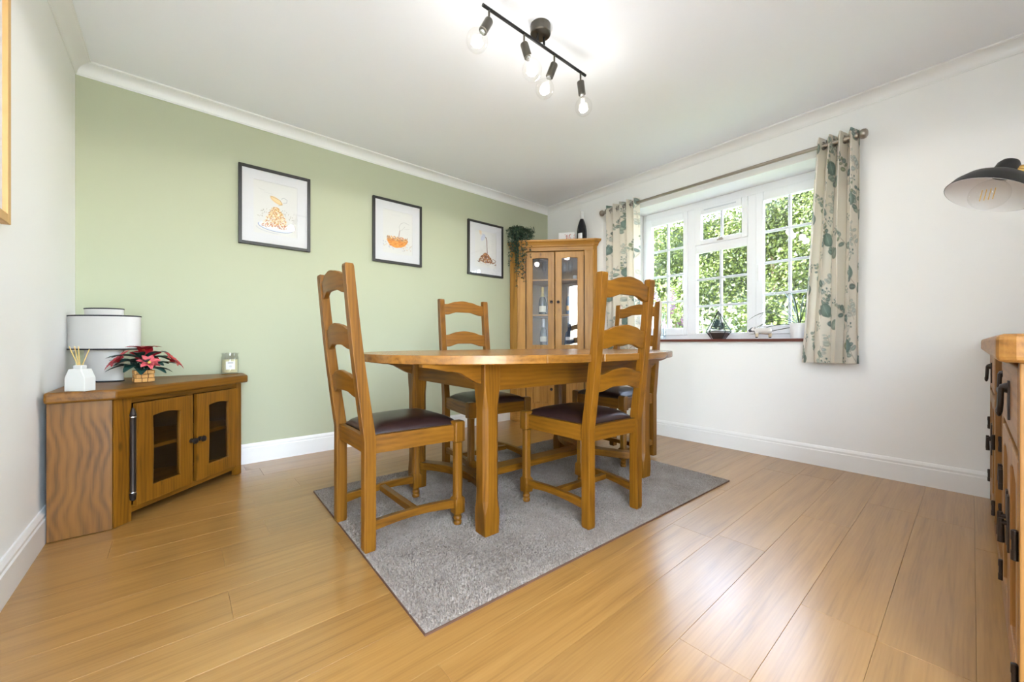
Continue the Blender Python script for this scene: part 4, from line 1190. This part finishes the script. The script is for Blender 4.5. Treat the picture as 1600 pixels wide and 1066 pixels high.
CREAM = lin(246, 240, 228)
def curtain_print(w_, h_, seed):
    cv = Canvas(w_, h_, .0042, CREAM); r = random.Random(seed)
    teal = [(164, 178, 168), (176, 189, 177), (146, 164, 156), (186, 198, 185), (168, 182, 172)]
    pale = [(206, 214, 204), (214, 216, 206), (196, 206, 200)]
    olive = [(176, 182, 152), (160, 174, 146)]
    def lf(x, y, rx, ry, rot, cs, a=.95):
        c = r.choice(cs); c2 = tuple(max(0, v - 34) for v in c)
        cv.ell(x, y, rx, ry, rot, lin(*c), a, shade=lin(*c2)); cv.line([(x - rx * .8 * math.cos(rot), y - rx * .8 * math.sin(rot)), (x + rx * .8 * math.cos(rot), y + rx * .8 * math.sin(rot))], .0026, lin(*[min(255, v + 40) for v in c]), .6)
    def sprig(x, y, ang, sc, cs, big=True, a=.95):
        pts = [(x, y)]; th = ang
        for k in range(6):
            th += r.uniform(-.18, .18); pts.append((pts[-1][0] + .030 * sc * math.cos(th), pts[-1][1] + .030 * sc * math.sin(th)))
        cv.line(pts, .0034, lin(170, 158, 140), .75 * a)
        for k, p in enumerate(pts[1:], 1):
            s_ = (1.0 - .09 * k) * sc
            for sd in (-1, 1):
                if r.random() < .30: continue
                da = th + sd * (1.1 + r.uniform(-.3, .3)); rx = .027 * s_ * r.uniform(.8, 1.2)
                lf(p[0] + rx * 1.2 * math.cos(da), p[1] + rx * 1.2 * math.sin(da), rx, rx * r.uniform(.55, .9), da, cs, a)
    def twig(x, y, ang, sc):
        for k in range(3):
            a = ang + (k - 1) * .5; p2 = (x + .06 * sc * math.cos(a), y + .06 * sc * math.sin(a)); cv.line([(x, y), p2], .0024, lin(120, 140, 132), .8)
            cv.ell(p2[0], p2[1], .006, .0045, a, lin(96, 130, 124)); cv.ell(x + .04 * sc * math.cos(a + .25), y + .04 * sc * math.sin(a + .25), .005, .004, a, lin(110, 144, 136))
    py, px = .46, .36
    for i in range(-1, int(w_ / px) + 2):
        for j in range(-1, int(h_ / py) + 2):
            x, y = i * px + .05, j * py + (py / 2 if i % 2 else 0)
            sprig(x + .16, y + .20, 2.1, .9, pale, a=.8)
            sprig(x + .02, y + .28, 1.3, .8, pale, a=.7)
            sprig(x, y, 1.15, 1.0, teal)
            sprig(x + .11, y + .06, 1.9, .85, teal + olive)
            lf(x + .075, y + .115, .044, .037, 1.2, [(152, 174, 166), (162, 182, 172)])
            lf(x - .035, y + .02, .036, .030, 2.2, teal)
            lf(x + .13, y + .29, .034, .022, .3, teal)
            sprig(x + .20, y + .30, .9, .75, olive + teal)
            twig(x + .06, y + .20, 1.4, 1.0); twig(x + .17, y - .02, 2.0, 1.0); twig(x - .06, y + .14, 1.0, .8)
    return cv

def make_curtain(y_out, y_in_top, y_in_bot, nf, lab, seed, side):
    """hangs from y_out (end of the pole) to y_in; eyelet header, folds relax downwards"""
    e = empty('curtain', (PX, y_out, PZ), 0, lab, 'curtain', 'eyelet curtains at the window')
    hgt, flat = 1.475, .80
    cv = curtain_print(flat, hgt, seed)
    u = cv.X / flat; v = cv.Y / hgt            # v 0 bottom .. 1 top
    wt = abs(y_in_top - y_out); wb = abs(y_in_bot - y_out)
    wid = wb + (wt - wb) * v ** 1.3
    ph = 2 * PI * nf * u
    drift = .30 * np.sin(v * 3.0 + u * 5) * (1 - v)
    amp = .044 - .008 * (1 - v)
    y = y_out + side * (wid * (u + .022 * np.sin(2 * ph + 1) * (1 - .5 * v)) + .010 * np.sin(v * 4 + u * 9) * (1 - v))
    x = PX + amp * np.sin(ph + drift + .6) + .006 * np.sin(ph * 2.3 + v * 5) * (1 - v)
    z = .700 + hgt * v
    P_ = np.stack([x - PX, y - y_out, z - PZ], -1)
    o = link_mesh('cloth', grid_mesh('cloth', P_, cv.C), M_CURT, e)
    sd = o.modifiers.new('thickness', 'SOLIDIFY'); sd.thickness = .0016
    # eyelet rings where the cloth crosses the pole
    for k in range(nf * 2):
        uu = ((k * PI) - .6) / (2 * PI * nf)
        if not 0.02 < uu < .98: continue
        yy = y_out + side * wid[-1, 0] * uu
        Rm = Vector((.55 * (1 if k % 2 else -1), 1, 0)).to_track_quat('Z', 'Y').to_matrix()
        q = MB(); rings = []
        for t in range(21):
            a = 2 * PI * t / 20; cdir = Vector((math.cos(a), math.sin(a), 0))
            rings.append([Rm @ (cdir * (.0225 + .006 * math.cos(2 * PI * s / 6)) + Vector((0, 0, .003 * math.sin(2 * PI * s / 6)))) + Vector((0, yy - y_out, 0)) for s in range(6)])
        q.loft(rings, caps=False); q.build('eyelet', M_STEEL, e, smooth=60)
    return e
make_curtain(.455, .668, .745, 4, 'cream curtain with teal eucalyptus leaf print, right of the window', 4, 1)
make_curtain(2.372, 2.000, 1.985, 5, 'cream curtain with teal eucalyptus leaf print, left of the window behind the cabinet', 9, -1)

# ================================================================== on the window sill
SZ = 0.8630
ter = empty('terrarium', (3.40, 1.362, SZ), .3, 'geometric glass terrarium with succulents on the window sill', 'terrarium')
def ngon(r, z, n=5, o=0): return [(r * math.cos(2 * PI * k / n + o), r * math.sin(2 * PI * k / n + o), z) for k in range(n)]
b0, b1, tp_ = ngon(.052, .001), ngon(.098, .062), (0, 0, .232)
q = MB(); q.loft([ngon(.048, .004), ngon(.088, .052)]); q.build('gravel', M_SOIL, ter)
q = MB(); q.loft([ngon(.088, .052), ngon(.080, .066), ngon(.03, .074)]); q.build('white_stones', M_PEBB, ter)
q = MB()
for k in range(5):
    j = (k + 1) % 5
    for a_, b_ in ((b0[k], b0[j]), (b0[k], b1[k]), (b1[k], b1[j]), (b1[k], tp_)): q.cyl(a_, b_, .0034, n=6)
q.build('wire_frame', M_BLACK, ter)
for k in range(5):
    j = (k + 1) % 5
    q = MB(); q.add([b0[k], b0[j], b1[j], b1[k]], [(0, 1, 2, 3)]); q.build('glass_panel', M_CLEAR, ter)
    if k not in (0,):
        q = MB(); q.add([b1[k], b1[j], tp_], [(0, 1, 2)]); q.build('glass_panel', M_CLEAR, ter)
rr = random.Random(5)
for (sx_, sy_, sz_, L_) in ((-.03, .01, .074, .045), (.035, .02, .072, .048), (0, -.035, .072, .042), (.01, .01, .095, .05), (.03, -.03, .07, .038)):
    q = MB()
    for lev in range(4):
        for k in range(8):
            a = 2 * PI * k / 8 + lev * .4; el = .15 + lev * .35
            d = Vector((math.cos(a) * math.cos(el), math.sin(a) * math.cos(el), math.sin(el)))
            leaf(q, Vector((sx_, sy_, sz_ + .01 + lev * .010)), d, Vector((0, 0, 1)), L_ * 1.25 * (1 - .15 * lev), L_ * .26)
    q.build('succulent', M_SUCC, ter)

# little animal figurine: one skinned body, head with dark stripes
fm, ft, fp = mat_new('figurine_glaze')
_tc = ft.nodes.new('ShaderNodeTexCoord'); _sp = ft.nodes.new('ShaderNodeSeparateXYZ'); ft.links.new(_tc.outputs['Object'], _sp.inputs[0])
def _cmp(inp, thr, op='LESS_THAN'):
    n_ = ft.nodes.new('ShaderNodeMath'); n_.operation = op; ft.links.new(inp, n_.inputs[0]); n_.inputs[1].default_value = thr; return n_.outputs[0]
def _mixc(fac, a_, b_):
    n_ = ft.nodes.new('ShaderNodeMix'); n_.data_type = 'RGBA'; ft.links.new(fac, n_.inputs['Factor'])
    for s_, v_ in (('A', a_), ('B', b_)):
        if hasattr(v_, 'node'): ft.links.new(v_, n_.inputs[s_])
        else: n_.inputs[s_].default_value = (*v_, 1)
    return n_.outputs['Result']
c_ = _mixc(_cmp(_sp.outputs[2], .040), lin(214, 208, 200), lin(206, 186, 156))
c_ = _mixc(_cmp(_sp.outputs[2], .014), c_, lin(52, 44, 44))
_wv = ft.nodes.new('ShaderNodeMath'); _wv.operation = 'MULTIPLY'; _wv.inputs[1].default_value = 330; ft.links.new(_sp.outputs[1], _wv.inputs[0])
_sn = ft.nodes.new('ShaderNodeMath'); _sn.operation = 'COSINE'; ft.links.new(_wv.outputs[0], _sn.inputs[0])
hd_ = _mixc(_cmp(_sn.outputs[0], .35), lin(226, 222, 218), lin(62, 60, 66))
c_ = _mixc(_cmp(_sp.outputs[0], .048, 'GREATER_THAN'), c_, hd_)
ft.links.new(c_, fp.inputs['Base Color']); fp.inputs['Roughness'].default_value = 0.45
fig = empty('animal_figurine', (3.375, 1.030, SZ), math.radians(112), 'small white animal figurine with dark striped face on the window sill', 'figurine')
vs = [(-.045, 0, .056), (-.02, 0, .060), (.015, 0, .062), (.042, 0, .066), (.060, 0, .074), (.085, 0, .062), (.093, 0, .056),
      (-.046, .016, .035), (-.046, .016, .004), (-.046, -.016, .035), (-.046, -.016, .004), (.038, .017, .035), (.040, .017, .004), (.038, -.017, .035), (.040, -.017, .004),
      (.056, .018, .090), (.056, -.018, .090), (-.062, 0, .045)]
ed = [(0, 1), (1, 2), (2, 3), (3, 4), (4, 5), (5, 6), (0, 7), (7, 8), (0, 9), (9, 10), (3, 11), (11, 12), (3, 13), (13, 14), (4, 15), (4, 16), (0, 17)]
rd = [.026, .028, .027, .023, .018, .013, .010, .012, .008, .012, .008, .011, .008, .011, .008, .006, .006, .006]
me = bpy.data.meshes.new('body'); me.from_pydata(vs, ed, [])
fo = link_mesh('body', me, fm, fig)
sk = fo.modifiers.new('skin', 'SKIN')
for i, r_ in enumerate(rd): me.skin_vertices[0].data[i].radius = (r_, r_)
me.skin_vertices[0].data[1].use_root = True
sk.use_smooth_shade = True
fo.modifiers.new('sub', 'SUBSURF').levels = 2; fo.modifiers['sub'].render_levels = 2
for s in (-1, 1):
    q = MB(); q.ellipsoid((.080, s * .010, .072), (.0025, .0025, .0025), 8, 6); q.build('eye', M_BLACK, fig)

# strappy plant in a white pot
sp_ = empty('spider_plant', (3.395, .805, SZ), 0, 'strappy-leaved green plant in a white pot on the sill beside the right curtain', 'plant')
q = MB(); q.lathe([(.0001, 0), (.046, 0), (.050, .004), (.058, .105), (.058, .110), (.052, .110), (.050, .09), (.0001, .09)], 28); q.build('pot', plain('white_pot', (.82, .82, .84), .3), sp_, smooth=40)
q = MB(); q.lathe([(.0001, .088), (.0495, .088), (.0495, .094), (.0001, .096)], 20); q.build('soil', M_SOIL, sp_)
rr = random.Random(8)
strap = [(1.70, .30, .05), (1.55, .34, .10), (1.85, .26, .13), (1.45, .24, .18), (2.1, .18, .20), (.9, .10, .22), (-.4, .09, .20), (-1.2, .12, .17), (1.75, .33, -.02), (2.6, .08, .19), (1.65, .27, .02), (-2.0, .11, .19), (1.3, .16, .24), (1.2, .30, .07)]
for (a, reach, rise) in strap:
    d = Vector((math.cos(a) * (.35 if abs(math.cos(a)) > .1 else 1), math.sin(a), 0)); s_ = Vector((-d.y, d.x, 0)).normalized(); L1, L2, L3 = [], [], []
    for k in range(13):
        t = k / 12; p = Vector((0, 0, .09)) + d * reach * t + Vector((0, 0, rise * math.sin(t * PI * (.62 if rise > .15 else .85)) * 1.1 - .05 * t * t * (rise < .1)))
        w_ = .0095 * math.sin(PI * (.12 + .88 * t)) ** .7 + .0006
        L1.append(p + s_ * w_ + Vector((0, 0, w_ * .5))); L2.append(p); L3.append(p - s_ * w_ + Vector((0, 0, w_ * .5)))
    q = MB(); q.loft([L1, L2, L3], caps=False, closed=False); q.build('leaf', M_SPIDER, sp_, smooth=70)

# tall clear vase half hidden behind the far chair
va = empty('glass_vase', (3.41, 1.862, SZ), 0, 'tall clear glass vase on the left end of the window sill', 'vase')
q = MB(); q.lathe([(.0001, 0), (.030, 0), (.034, .004), (.036, .03), (.030, .10), (.032, .22), (.038, .25), (.0365, .25), (.030, .22), (.028, .10), (.033, .03), (.0001, .012)], 24); q.build('glass_body', glassy('pale_blue_glass', (.90, .95, .97), 1.6), va, smooth=40)

# ================================================================== sideboard
SX0, SX1, SY0, SY1 = 1.272, 3.26, -.060, -.520
SH = .852
sb = empty('sideboard', (SX0, SY0, 0), 0, 'long oak sideboard with drop-handle drawers and panelled doors at the right edge', 'sideboard')
WID, DEP = SX1 - SX0, SY0 - SY1           # local: x 0..WID, y 0..-DEP
q = MB()
ov = .030
q.prism([(-.025, .004), (-.010, ov), (WID + .02, ov), (WID + .02, -DEP - .0), (-.025, -DEP - .0)], 'z', SH - .058, SH); q.build('top', WSX, sb, bevel=0.012, seg=3)
q = MB(); q.bb(.0, .030, -DEP, -.001, .01, SH - .058); q.build('end_panel', WSZ, sb, bevel=0.002)
q = MB(); q.bb(WID - .03, WID, -DEP, -.001, .01, SH - .058); q.build('end_panel', WSZ, sb, bevel=0.002)
q = MB(); q.bb(.03, WID - .03, -DEP, -DEP + .015, .05, SH - .058); q.build('back_panel', M_CORKD, sb)
q = MB(); q.bb(.03, WID - .03, -DEP + .015, -.012, .06, .08); q.build('base_board', WSX, sb)
q = MB(); q.bb(.03, WID - .03, -.030, -.004, .010, .070); q.build('plinth', WSX, sb, bevel=0.002)
def drop_handle(x, z, y, par, sc=1.0):
    q = MB(); q.bb(x - .016 * sc, x + .016 * sc, y, y + .004, z - .055 * sc, z + .040 * sc)
    q.lathe([(.0001, 0), (.014, 0), (.012, .008), (.008, .016), (.0001, .018)], 12, (x, y, z + .022 * sc), Matrix.Rotation(-PI / 2, 3, 'X'))
    q.tube([(x - .012 * sc, y + .014, z + .022 * sc), (x - .017 * sc, y + .015, z - .01 * sc), (x - .012 * sc, y + .016, z - .034 * sc), (x, y + .017, z - .042 * sc), (x + .012 * sc, y + .016, z - .034 * sc), (x + .017 * sc, y + .015, z - .01 * sc), (x + .012 * sc, y + .014, z + .022 * sc)], .0052 * sc, 8)
    q.ellipsoid((x, y + .017, z - .036 * sc), (.012 * sc, .006, .014 * sc), 10, 7)
    return tag(q.build('drop_handle', M_IRON, par, smooth=50), 'dark iron drop handle')
def latch(x, z, y, par):
    q = MB(); q.bb(x - .012, x + .012, y, y + .004, z - .070, z + .070); q.cyl((x, y + .004, z), (x, y + .013, z), .006, n=10); q.cyl((x, y + .013, z + .010), (x, y + .013, z - .050), .0050, .0065, 10)
    return q.build('latch', M_IRON, par, smooth=50)
def hinge(x, z, y, par):
    q = MB(); q.tube([(x, y + .003, z + t) for t in (-.032, -.030, -.011, -.0109, .011, .0111, .030, .032)], [.003, .0062, .0062, .0052, .0052, .0062, .0062, .003], 10)
    return q.build('hinge', M_IRON, par, smooth=40)
cols_ = [(.036, .640, 0.0), (.660, 1.300, -.018), (1.320, WID - .036, 0.0)]
for xd in (.650, 1.310):
    q = MB(); q.bb(xd - .010, xd + .010, -DEP + .015, -.002, .08, SH - .058); q.build('divider', WSZ, sb)
q = MB(); q.bb(.03, WID - .03, -DEP + .02, -.022, .585, .600); q.build('divider', WSX, sb)
for ci, (x0, x1, yy) in enumerate(cols_):
    w_ = x1 - x0
    dr = MB(); dr.bb(x0, x1, yy - .022, yy, .612, .784); d = dr.build('drawer', WSX, sb, bevel=0.006, seg=3)
    if ci != 1: drop_handle((x0 + x1) / 2 - (.05 if ci == 0 else 0), .700, yy, d)
    else:
        drop_handle((x0 + x1) / 2, .700, yy, d)
    nd = 2 if ci != 1 else 1
    hw = w_ / 2
    for k in range(2):
        dx0, dx1 = x0 + k * hw + .001, x0 + (k + 1) * hw - .001
        dd = ring_door('door', dx1 - dx0, .508, .055, dx1 - dx0 - .055, .06, .448, .022, 0.0, sb, WSZ, arch=.02); dd.location = (dx0, yy - .022, .082)
        dd.data.transform(Matrix.Scale(1, 4))
        q = MB(); q.bb(.048, dx1 - dx0 - .048, .004, .012, .052, .475); q.build('door_panel', WSZ, dd)
        kx = dx1 - dx0 - .028 if k == 0 else .028
        latch(kx, .300, .022, dd)
        for hz in (.335, .060): hinge(.002 if k == 0 else dx1 - dx0 - .002, hz, .022, dd)

# ================================================================== black adjustable lamp on the sideboard
dl = empty('desk_lamp', (2.02, -.330, SH), 0, 'black dome-shaded lamp with clear globe bulb and brass neck at upper right', 'lamp')
q = MB(); q.lathe([(.0001, 0), (.085, 0), (.088, .005), (.085, .014), (.03, .022), (.012, .03), (.0001, .03)], 32); q.build('base', M_BLACK, dl, smooth=40)
hd0 = Vector((-.022, .262, .530))            # joint above the shade, in lamp space
q = MB(); q.tube([(0, 0, .02), (0, 0, .25), (0, .008, .34), (-.004, .05, .42), (-.016, .13, .475), (-.030, .22, .512), hd0], .008, 12); q.build('arm', M_BRASS, dl, smooth=60)
axis = Vector((-.258, .391, -.88)).normalized()
Rm = (-axis).to_track_quat('Z', 'Y').to_matrix()
q = MB(); q.lathe([(.0001, .030), (.020, .028), (.026, .018), (.028, -.004), (.030, -.020), (.0001, -.020)], 24, hd0, Rm); q.build('cap', M_BLACK, dl, smooth=40)
q = MB(); q.cyl(hd0, hd0 + Vector((.004, -.040, -.006)), .011, n=12); q.build('knuckle', M_BRASS, dl, smooth=40)
q = MB(); prof = [(.028, -.012), (.050, -.020), (.079, -.038), (.097, -.062), (.106, -.086)]
q.lathe([(.0001, -.010)] + prof + [(.1045, -.086), (.0955, -.0635), (.0775, -.0395), (.049, -.022), (.0001, -.013)], 44, hd0, Rm)
shd = q.build('shade', M_BLACK, dl, smooth=50)
q = MB(); q.lathe([(.0001, -.0140), (.0485, -.0232), (.077, -.0407), (.095, -.0647), (.1043, -.0868), (.1035, -.0868), (.0940, -.0657), (.076, -.0417), (.0480, -.0242), (.0001, -.0150)], 44, hd0, Rm); q.build('shade_lining', M_SHADEIN, dl, smooth=50)
cb = hd0 + Rm @ Vector((0, 0, -.085))
q = MB(); prof = [(.0135, .060), (.0150, .050), (.022, .040)]
for k in range(1, 15):
    a = PI / 2 - .5 - (PI - .5) * k / 14; prof.append((.046 * math.cos(a), .046 * math.sin(a)))
q.lathe(prof, 28, cb, Rm); bo = q.build('bulb', M_BULBG, dl, smooth=60)
q = MB()
for k in range(4):
    xx = -.0135 + .009 * k; q.cyl(cb + Vector((-.012, xx, .016)) + axis * .0, cb + Vector((.012, xx + .006, -.012)), .0011, n=6)
q.build('filament', M_FILDIM, bo)

# ================================================================== garden beyond the window
M_HEDGE = leafmat('hedge_leaf', lin(24, 36, 12), lin(94, 106, 48), 0.4, 0.25, 1.4)
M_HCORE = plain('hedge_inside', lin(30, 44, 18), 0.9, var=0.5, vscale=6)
M_SHRUB = leafmat('shrub_leaf', lin(48, 70, 26), lin(124, 134, 70), 0.4, 0.25, 3)
M_SHRUB2 = leafmat('silver_shrub_leaf', lin(60, 80, 46), lin(150, 156, 132), 0.5, 0.25, 4)
M_GRASS = plain('lawn', lin(120, 140, 70), 0.9, var=0.3, vscale=6)
M_BARK = plain('bark', lin(96, 78, 60), 0.9, var=0.3, vscale=12)
M_LILAC = leafmat('lilac_bloom', lin(110, 76, 146), lin(186, 130, 166), 0.6, 0.3, 9)
m = MB(); m.bb(-14, 16, -16, 16, -.45, -.30); lawn = struct(m.build('ground', M_GRASS))

m = MB(); m.bb(-5, 6, -6, YB - T - .01, -.30, -.06); struct(m.build('added_bounce_slab', plain('pale_bounce_slab', (.62, .60, .57), .8, var=.1, vscale=3)))  # added unseen slab, kept pale to bounce daylight up to the ceiling

def leaf_cloud(n, pts, L0, L1, seed, facing=None, wr=.32):
    """n leaves, each a folded diamond of four triangles, at the given points"""
    r = np.random.RandomState(seed)
    d = r.normal(size=(n, 3)); d[:, 2] -= .3; d /= np.linalg.norm(d, axis=1)[:, None]
    nr = r.normal(size=(n, 3)) * .9 + np.array(facing if facing is not None else (0, 0, 1.0)); s = np.cross(d, nr); s /= np.linalg.norm(s, axis=1)[:, None] + 1e-9
    nn = np.cross(s, d); L_ = r.uniform(L0, L1, n)[:, None]
    a = pts; b = pts + d * L_ * .45 + s * L_ * wr; c = pts + d * L_; e = pts + d * L_ * .45 - s * L_ * wr; md = pts + d * L_ * .5 + nn * L_ * .06
    V = np.stack([a, b, c, e, md], 1).reshape(-1, 3)
    base = (np.arange(n) * 5)[:, None, None]; F_ = (np.array([(0, 4, 1), (1, 4, 2), (2, 4, 3), (3, 4, 0)])[None] + base).reshape(-1, 3)
    me = bpy.data.meshes.new('foliage'); nf = len(F_)
    me.vertices.add(len(V)); me.vertices.foreach_set('co', V.reshape(-1).astype(np.float32))
    me.loops.add(nf * 3); me.loops.foreach_set('vertex_index', F_.reshape(-1).astype(np.int32))
    me.polygons.add(nf); me.polygons.foreach_set('loop_start', (np.arange(nf) * 3).astype(np.int32))
    me.update(calc_edges=True); return me

r_ = np.random.RandomState(1)
hedge = empty('garden_hedge', (7.6, 3.3, -.30), 0, 'tall sunlit green hedge filling the view through the window', 'hedge')
n = 105000
yy = r_.uniform(-3.4, 5.2, n); zz = r_.uniform(0, 1, n) ** .9 * 4.6
bul = .28 * np.sin(yy * 1.7 + np.sin(zz * 1.3) * 1.5) + .22 * np.sin(zz * 2.3 + yy * .8) + .14 * np.sin(yy * 5 + zz * 3.7) + .10 * np.sin(yy * 9 - zz * 7)
top = 3.72 + .16 * np.sin(yy * 1.3) + .10 * np.sin(yy * 3.1)
dep = r_.exponential(.10, n)
xx = -bul - .35 + dep + np.clip(zz - 3.2, 0, 9) * .25
keep = zz < top
pts = np.stack([xx, yy, zz], 1)[keep]
tag(link_mesh('foliage', leaf_cloud(len(pts), pts, .035, .085, 2, (-1.0, 0, .5), .27), M_HEDGE, hedge), kind='stuff')
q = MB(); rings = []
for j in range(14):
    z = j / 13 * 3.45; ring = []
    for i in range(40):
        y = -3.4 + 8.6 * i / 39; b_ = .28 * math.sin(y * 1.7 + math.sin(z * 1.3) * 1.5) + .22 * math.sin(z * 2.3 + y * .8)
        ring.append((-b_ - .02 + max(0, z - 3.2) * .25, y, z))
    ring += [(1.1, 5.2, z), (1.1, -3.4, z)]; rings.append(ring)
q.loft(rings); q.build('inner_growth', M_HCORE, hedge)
for y in (-2.4, -1.0, .6, 2.0, 3.4, 4.6):
    q = MB(); q.tube([(.35, y, -.02), (.30, y + .06, 1.2), (.42, y - .04, 2.2), (.40, y + .06, 3.2)], [.07, .055, .04, .015], 8); q.build('trunk', M_BARK, hedge)

def shrub(name, loc, rx, ry, rz_, n, mat, lab, L0, L1, seed, flowers=None):
    e = empty(name, loc, 0, lab, 'shrub')
    r = np.random.RandomState(seed); d = r.normal(size=(n, 3)); d[:, 2] = np.abs(d[:, 2]); d /= np.linalg.norm(d, axis=1)[:, None]
    lump = 1 + .14 * np.sin(d[:, 0] * 7 + seed) + .14 * np.sin(d[:, 1] * 8 + d[:, 2] * 5)
    rad = (r.uniform(.62, 1.0, n)) * lump
    p = d * rad[:, None] * np.array([rx, ry, rz_]); p[:, 2] += .03
    tag(link_mesh('foliage', leaf_cloud(n, p, L0, L1, seed + 1, (-.6, 0, .8)), mat, e), kind='stuff')
    q = MB()
    for k in range(6):
        a = k * 1.05; q.tube([(0, 0, -.02), (.25 * rx * math.cos(a), .25 * ry * math.sin(a), rz_ * .45), (.5 * rx * math.cos(a), .5 * ry * math.sin(a), rz_ * .85)], [.018, .012, .004], 6)
    q.build('stem', M_BARK, e)
    if flowers:
        cnt, mt, L_, up = flowers
        rr = random.Random(seed)
        for k in range(cnt):
            a = rr.uniform(0, 2 * PI); el = rr.uniform(.15, 1.3); dv = Vector((math.cos(a) * math.cos(el), math.sin(a) * math.cos(el), math.sin(el)))
            p0 = Vector((dv.x * rx, dv.y * ry, dv.z * rz_)) * .92; ax = (dv + Vector((0, 0, up))).normalized()
            q = MB()
            for t in range(int(9 if up else 3)):
                for s_ in range(5):
                    b = s_ * 1.26 + t * .7; side = ax.orthogonal().normalized(); side = Matrix.Rotation(b, 3, ax) @ side
                    w_ = L_ * .20 * (1 - t / 11) if up else L_ * .5
                    leaf(q, p0 + ax * (L_ * t / 9), (side + ax * .4), ax, w_ * 1.3, w_ * .45)
            q.build('bloom', mt, e)
    return e
M_WBLOOM = plain('white_bloom', (.85, .84, .82), .6); M_RBLOOM = plain('coral_bloom', lin(226, 110, 80), .6)
shrub('lilac_shrub', (5.65, 3.06, -.30), .42, .40, 1.95, 2800, M_SHRUB, 'lilac-pink flowering shrub outside the left casement', .04, .10, 31, (30, M_LILAC, .26, .5))
shrub('flowering_shrub', (5.10, 2.06, -.30), .42, .36, 1.50, 3200, M_SHRUB2, 'pale white-flowered bush outside behind the terrarium', .035, .08, 37, (34, M_WBLOOM, .05, 0))
shrub('coral_shrub', (4.42, 1.46, -.30), .20, .20, 1.22, 900, M_SHRUB, 'low bush with coral blooms outside the middle panes', .035, .08, 51, (10, M_RBLOOM, .05, 0))
shrub('green_shrub', (5.32, 1.20, -.30), .46, .38, 1.58, 3200, M_SHRUB, 'yellow-green bush outside low behind the right casement', .04, .10, 43)
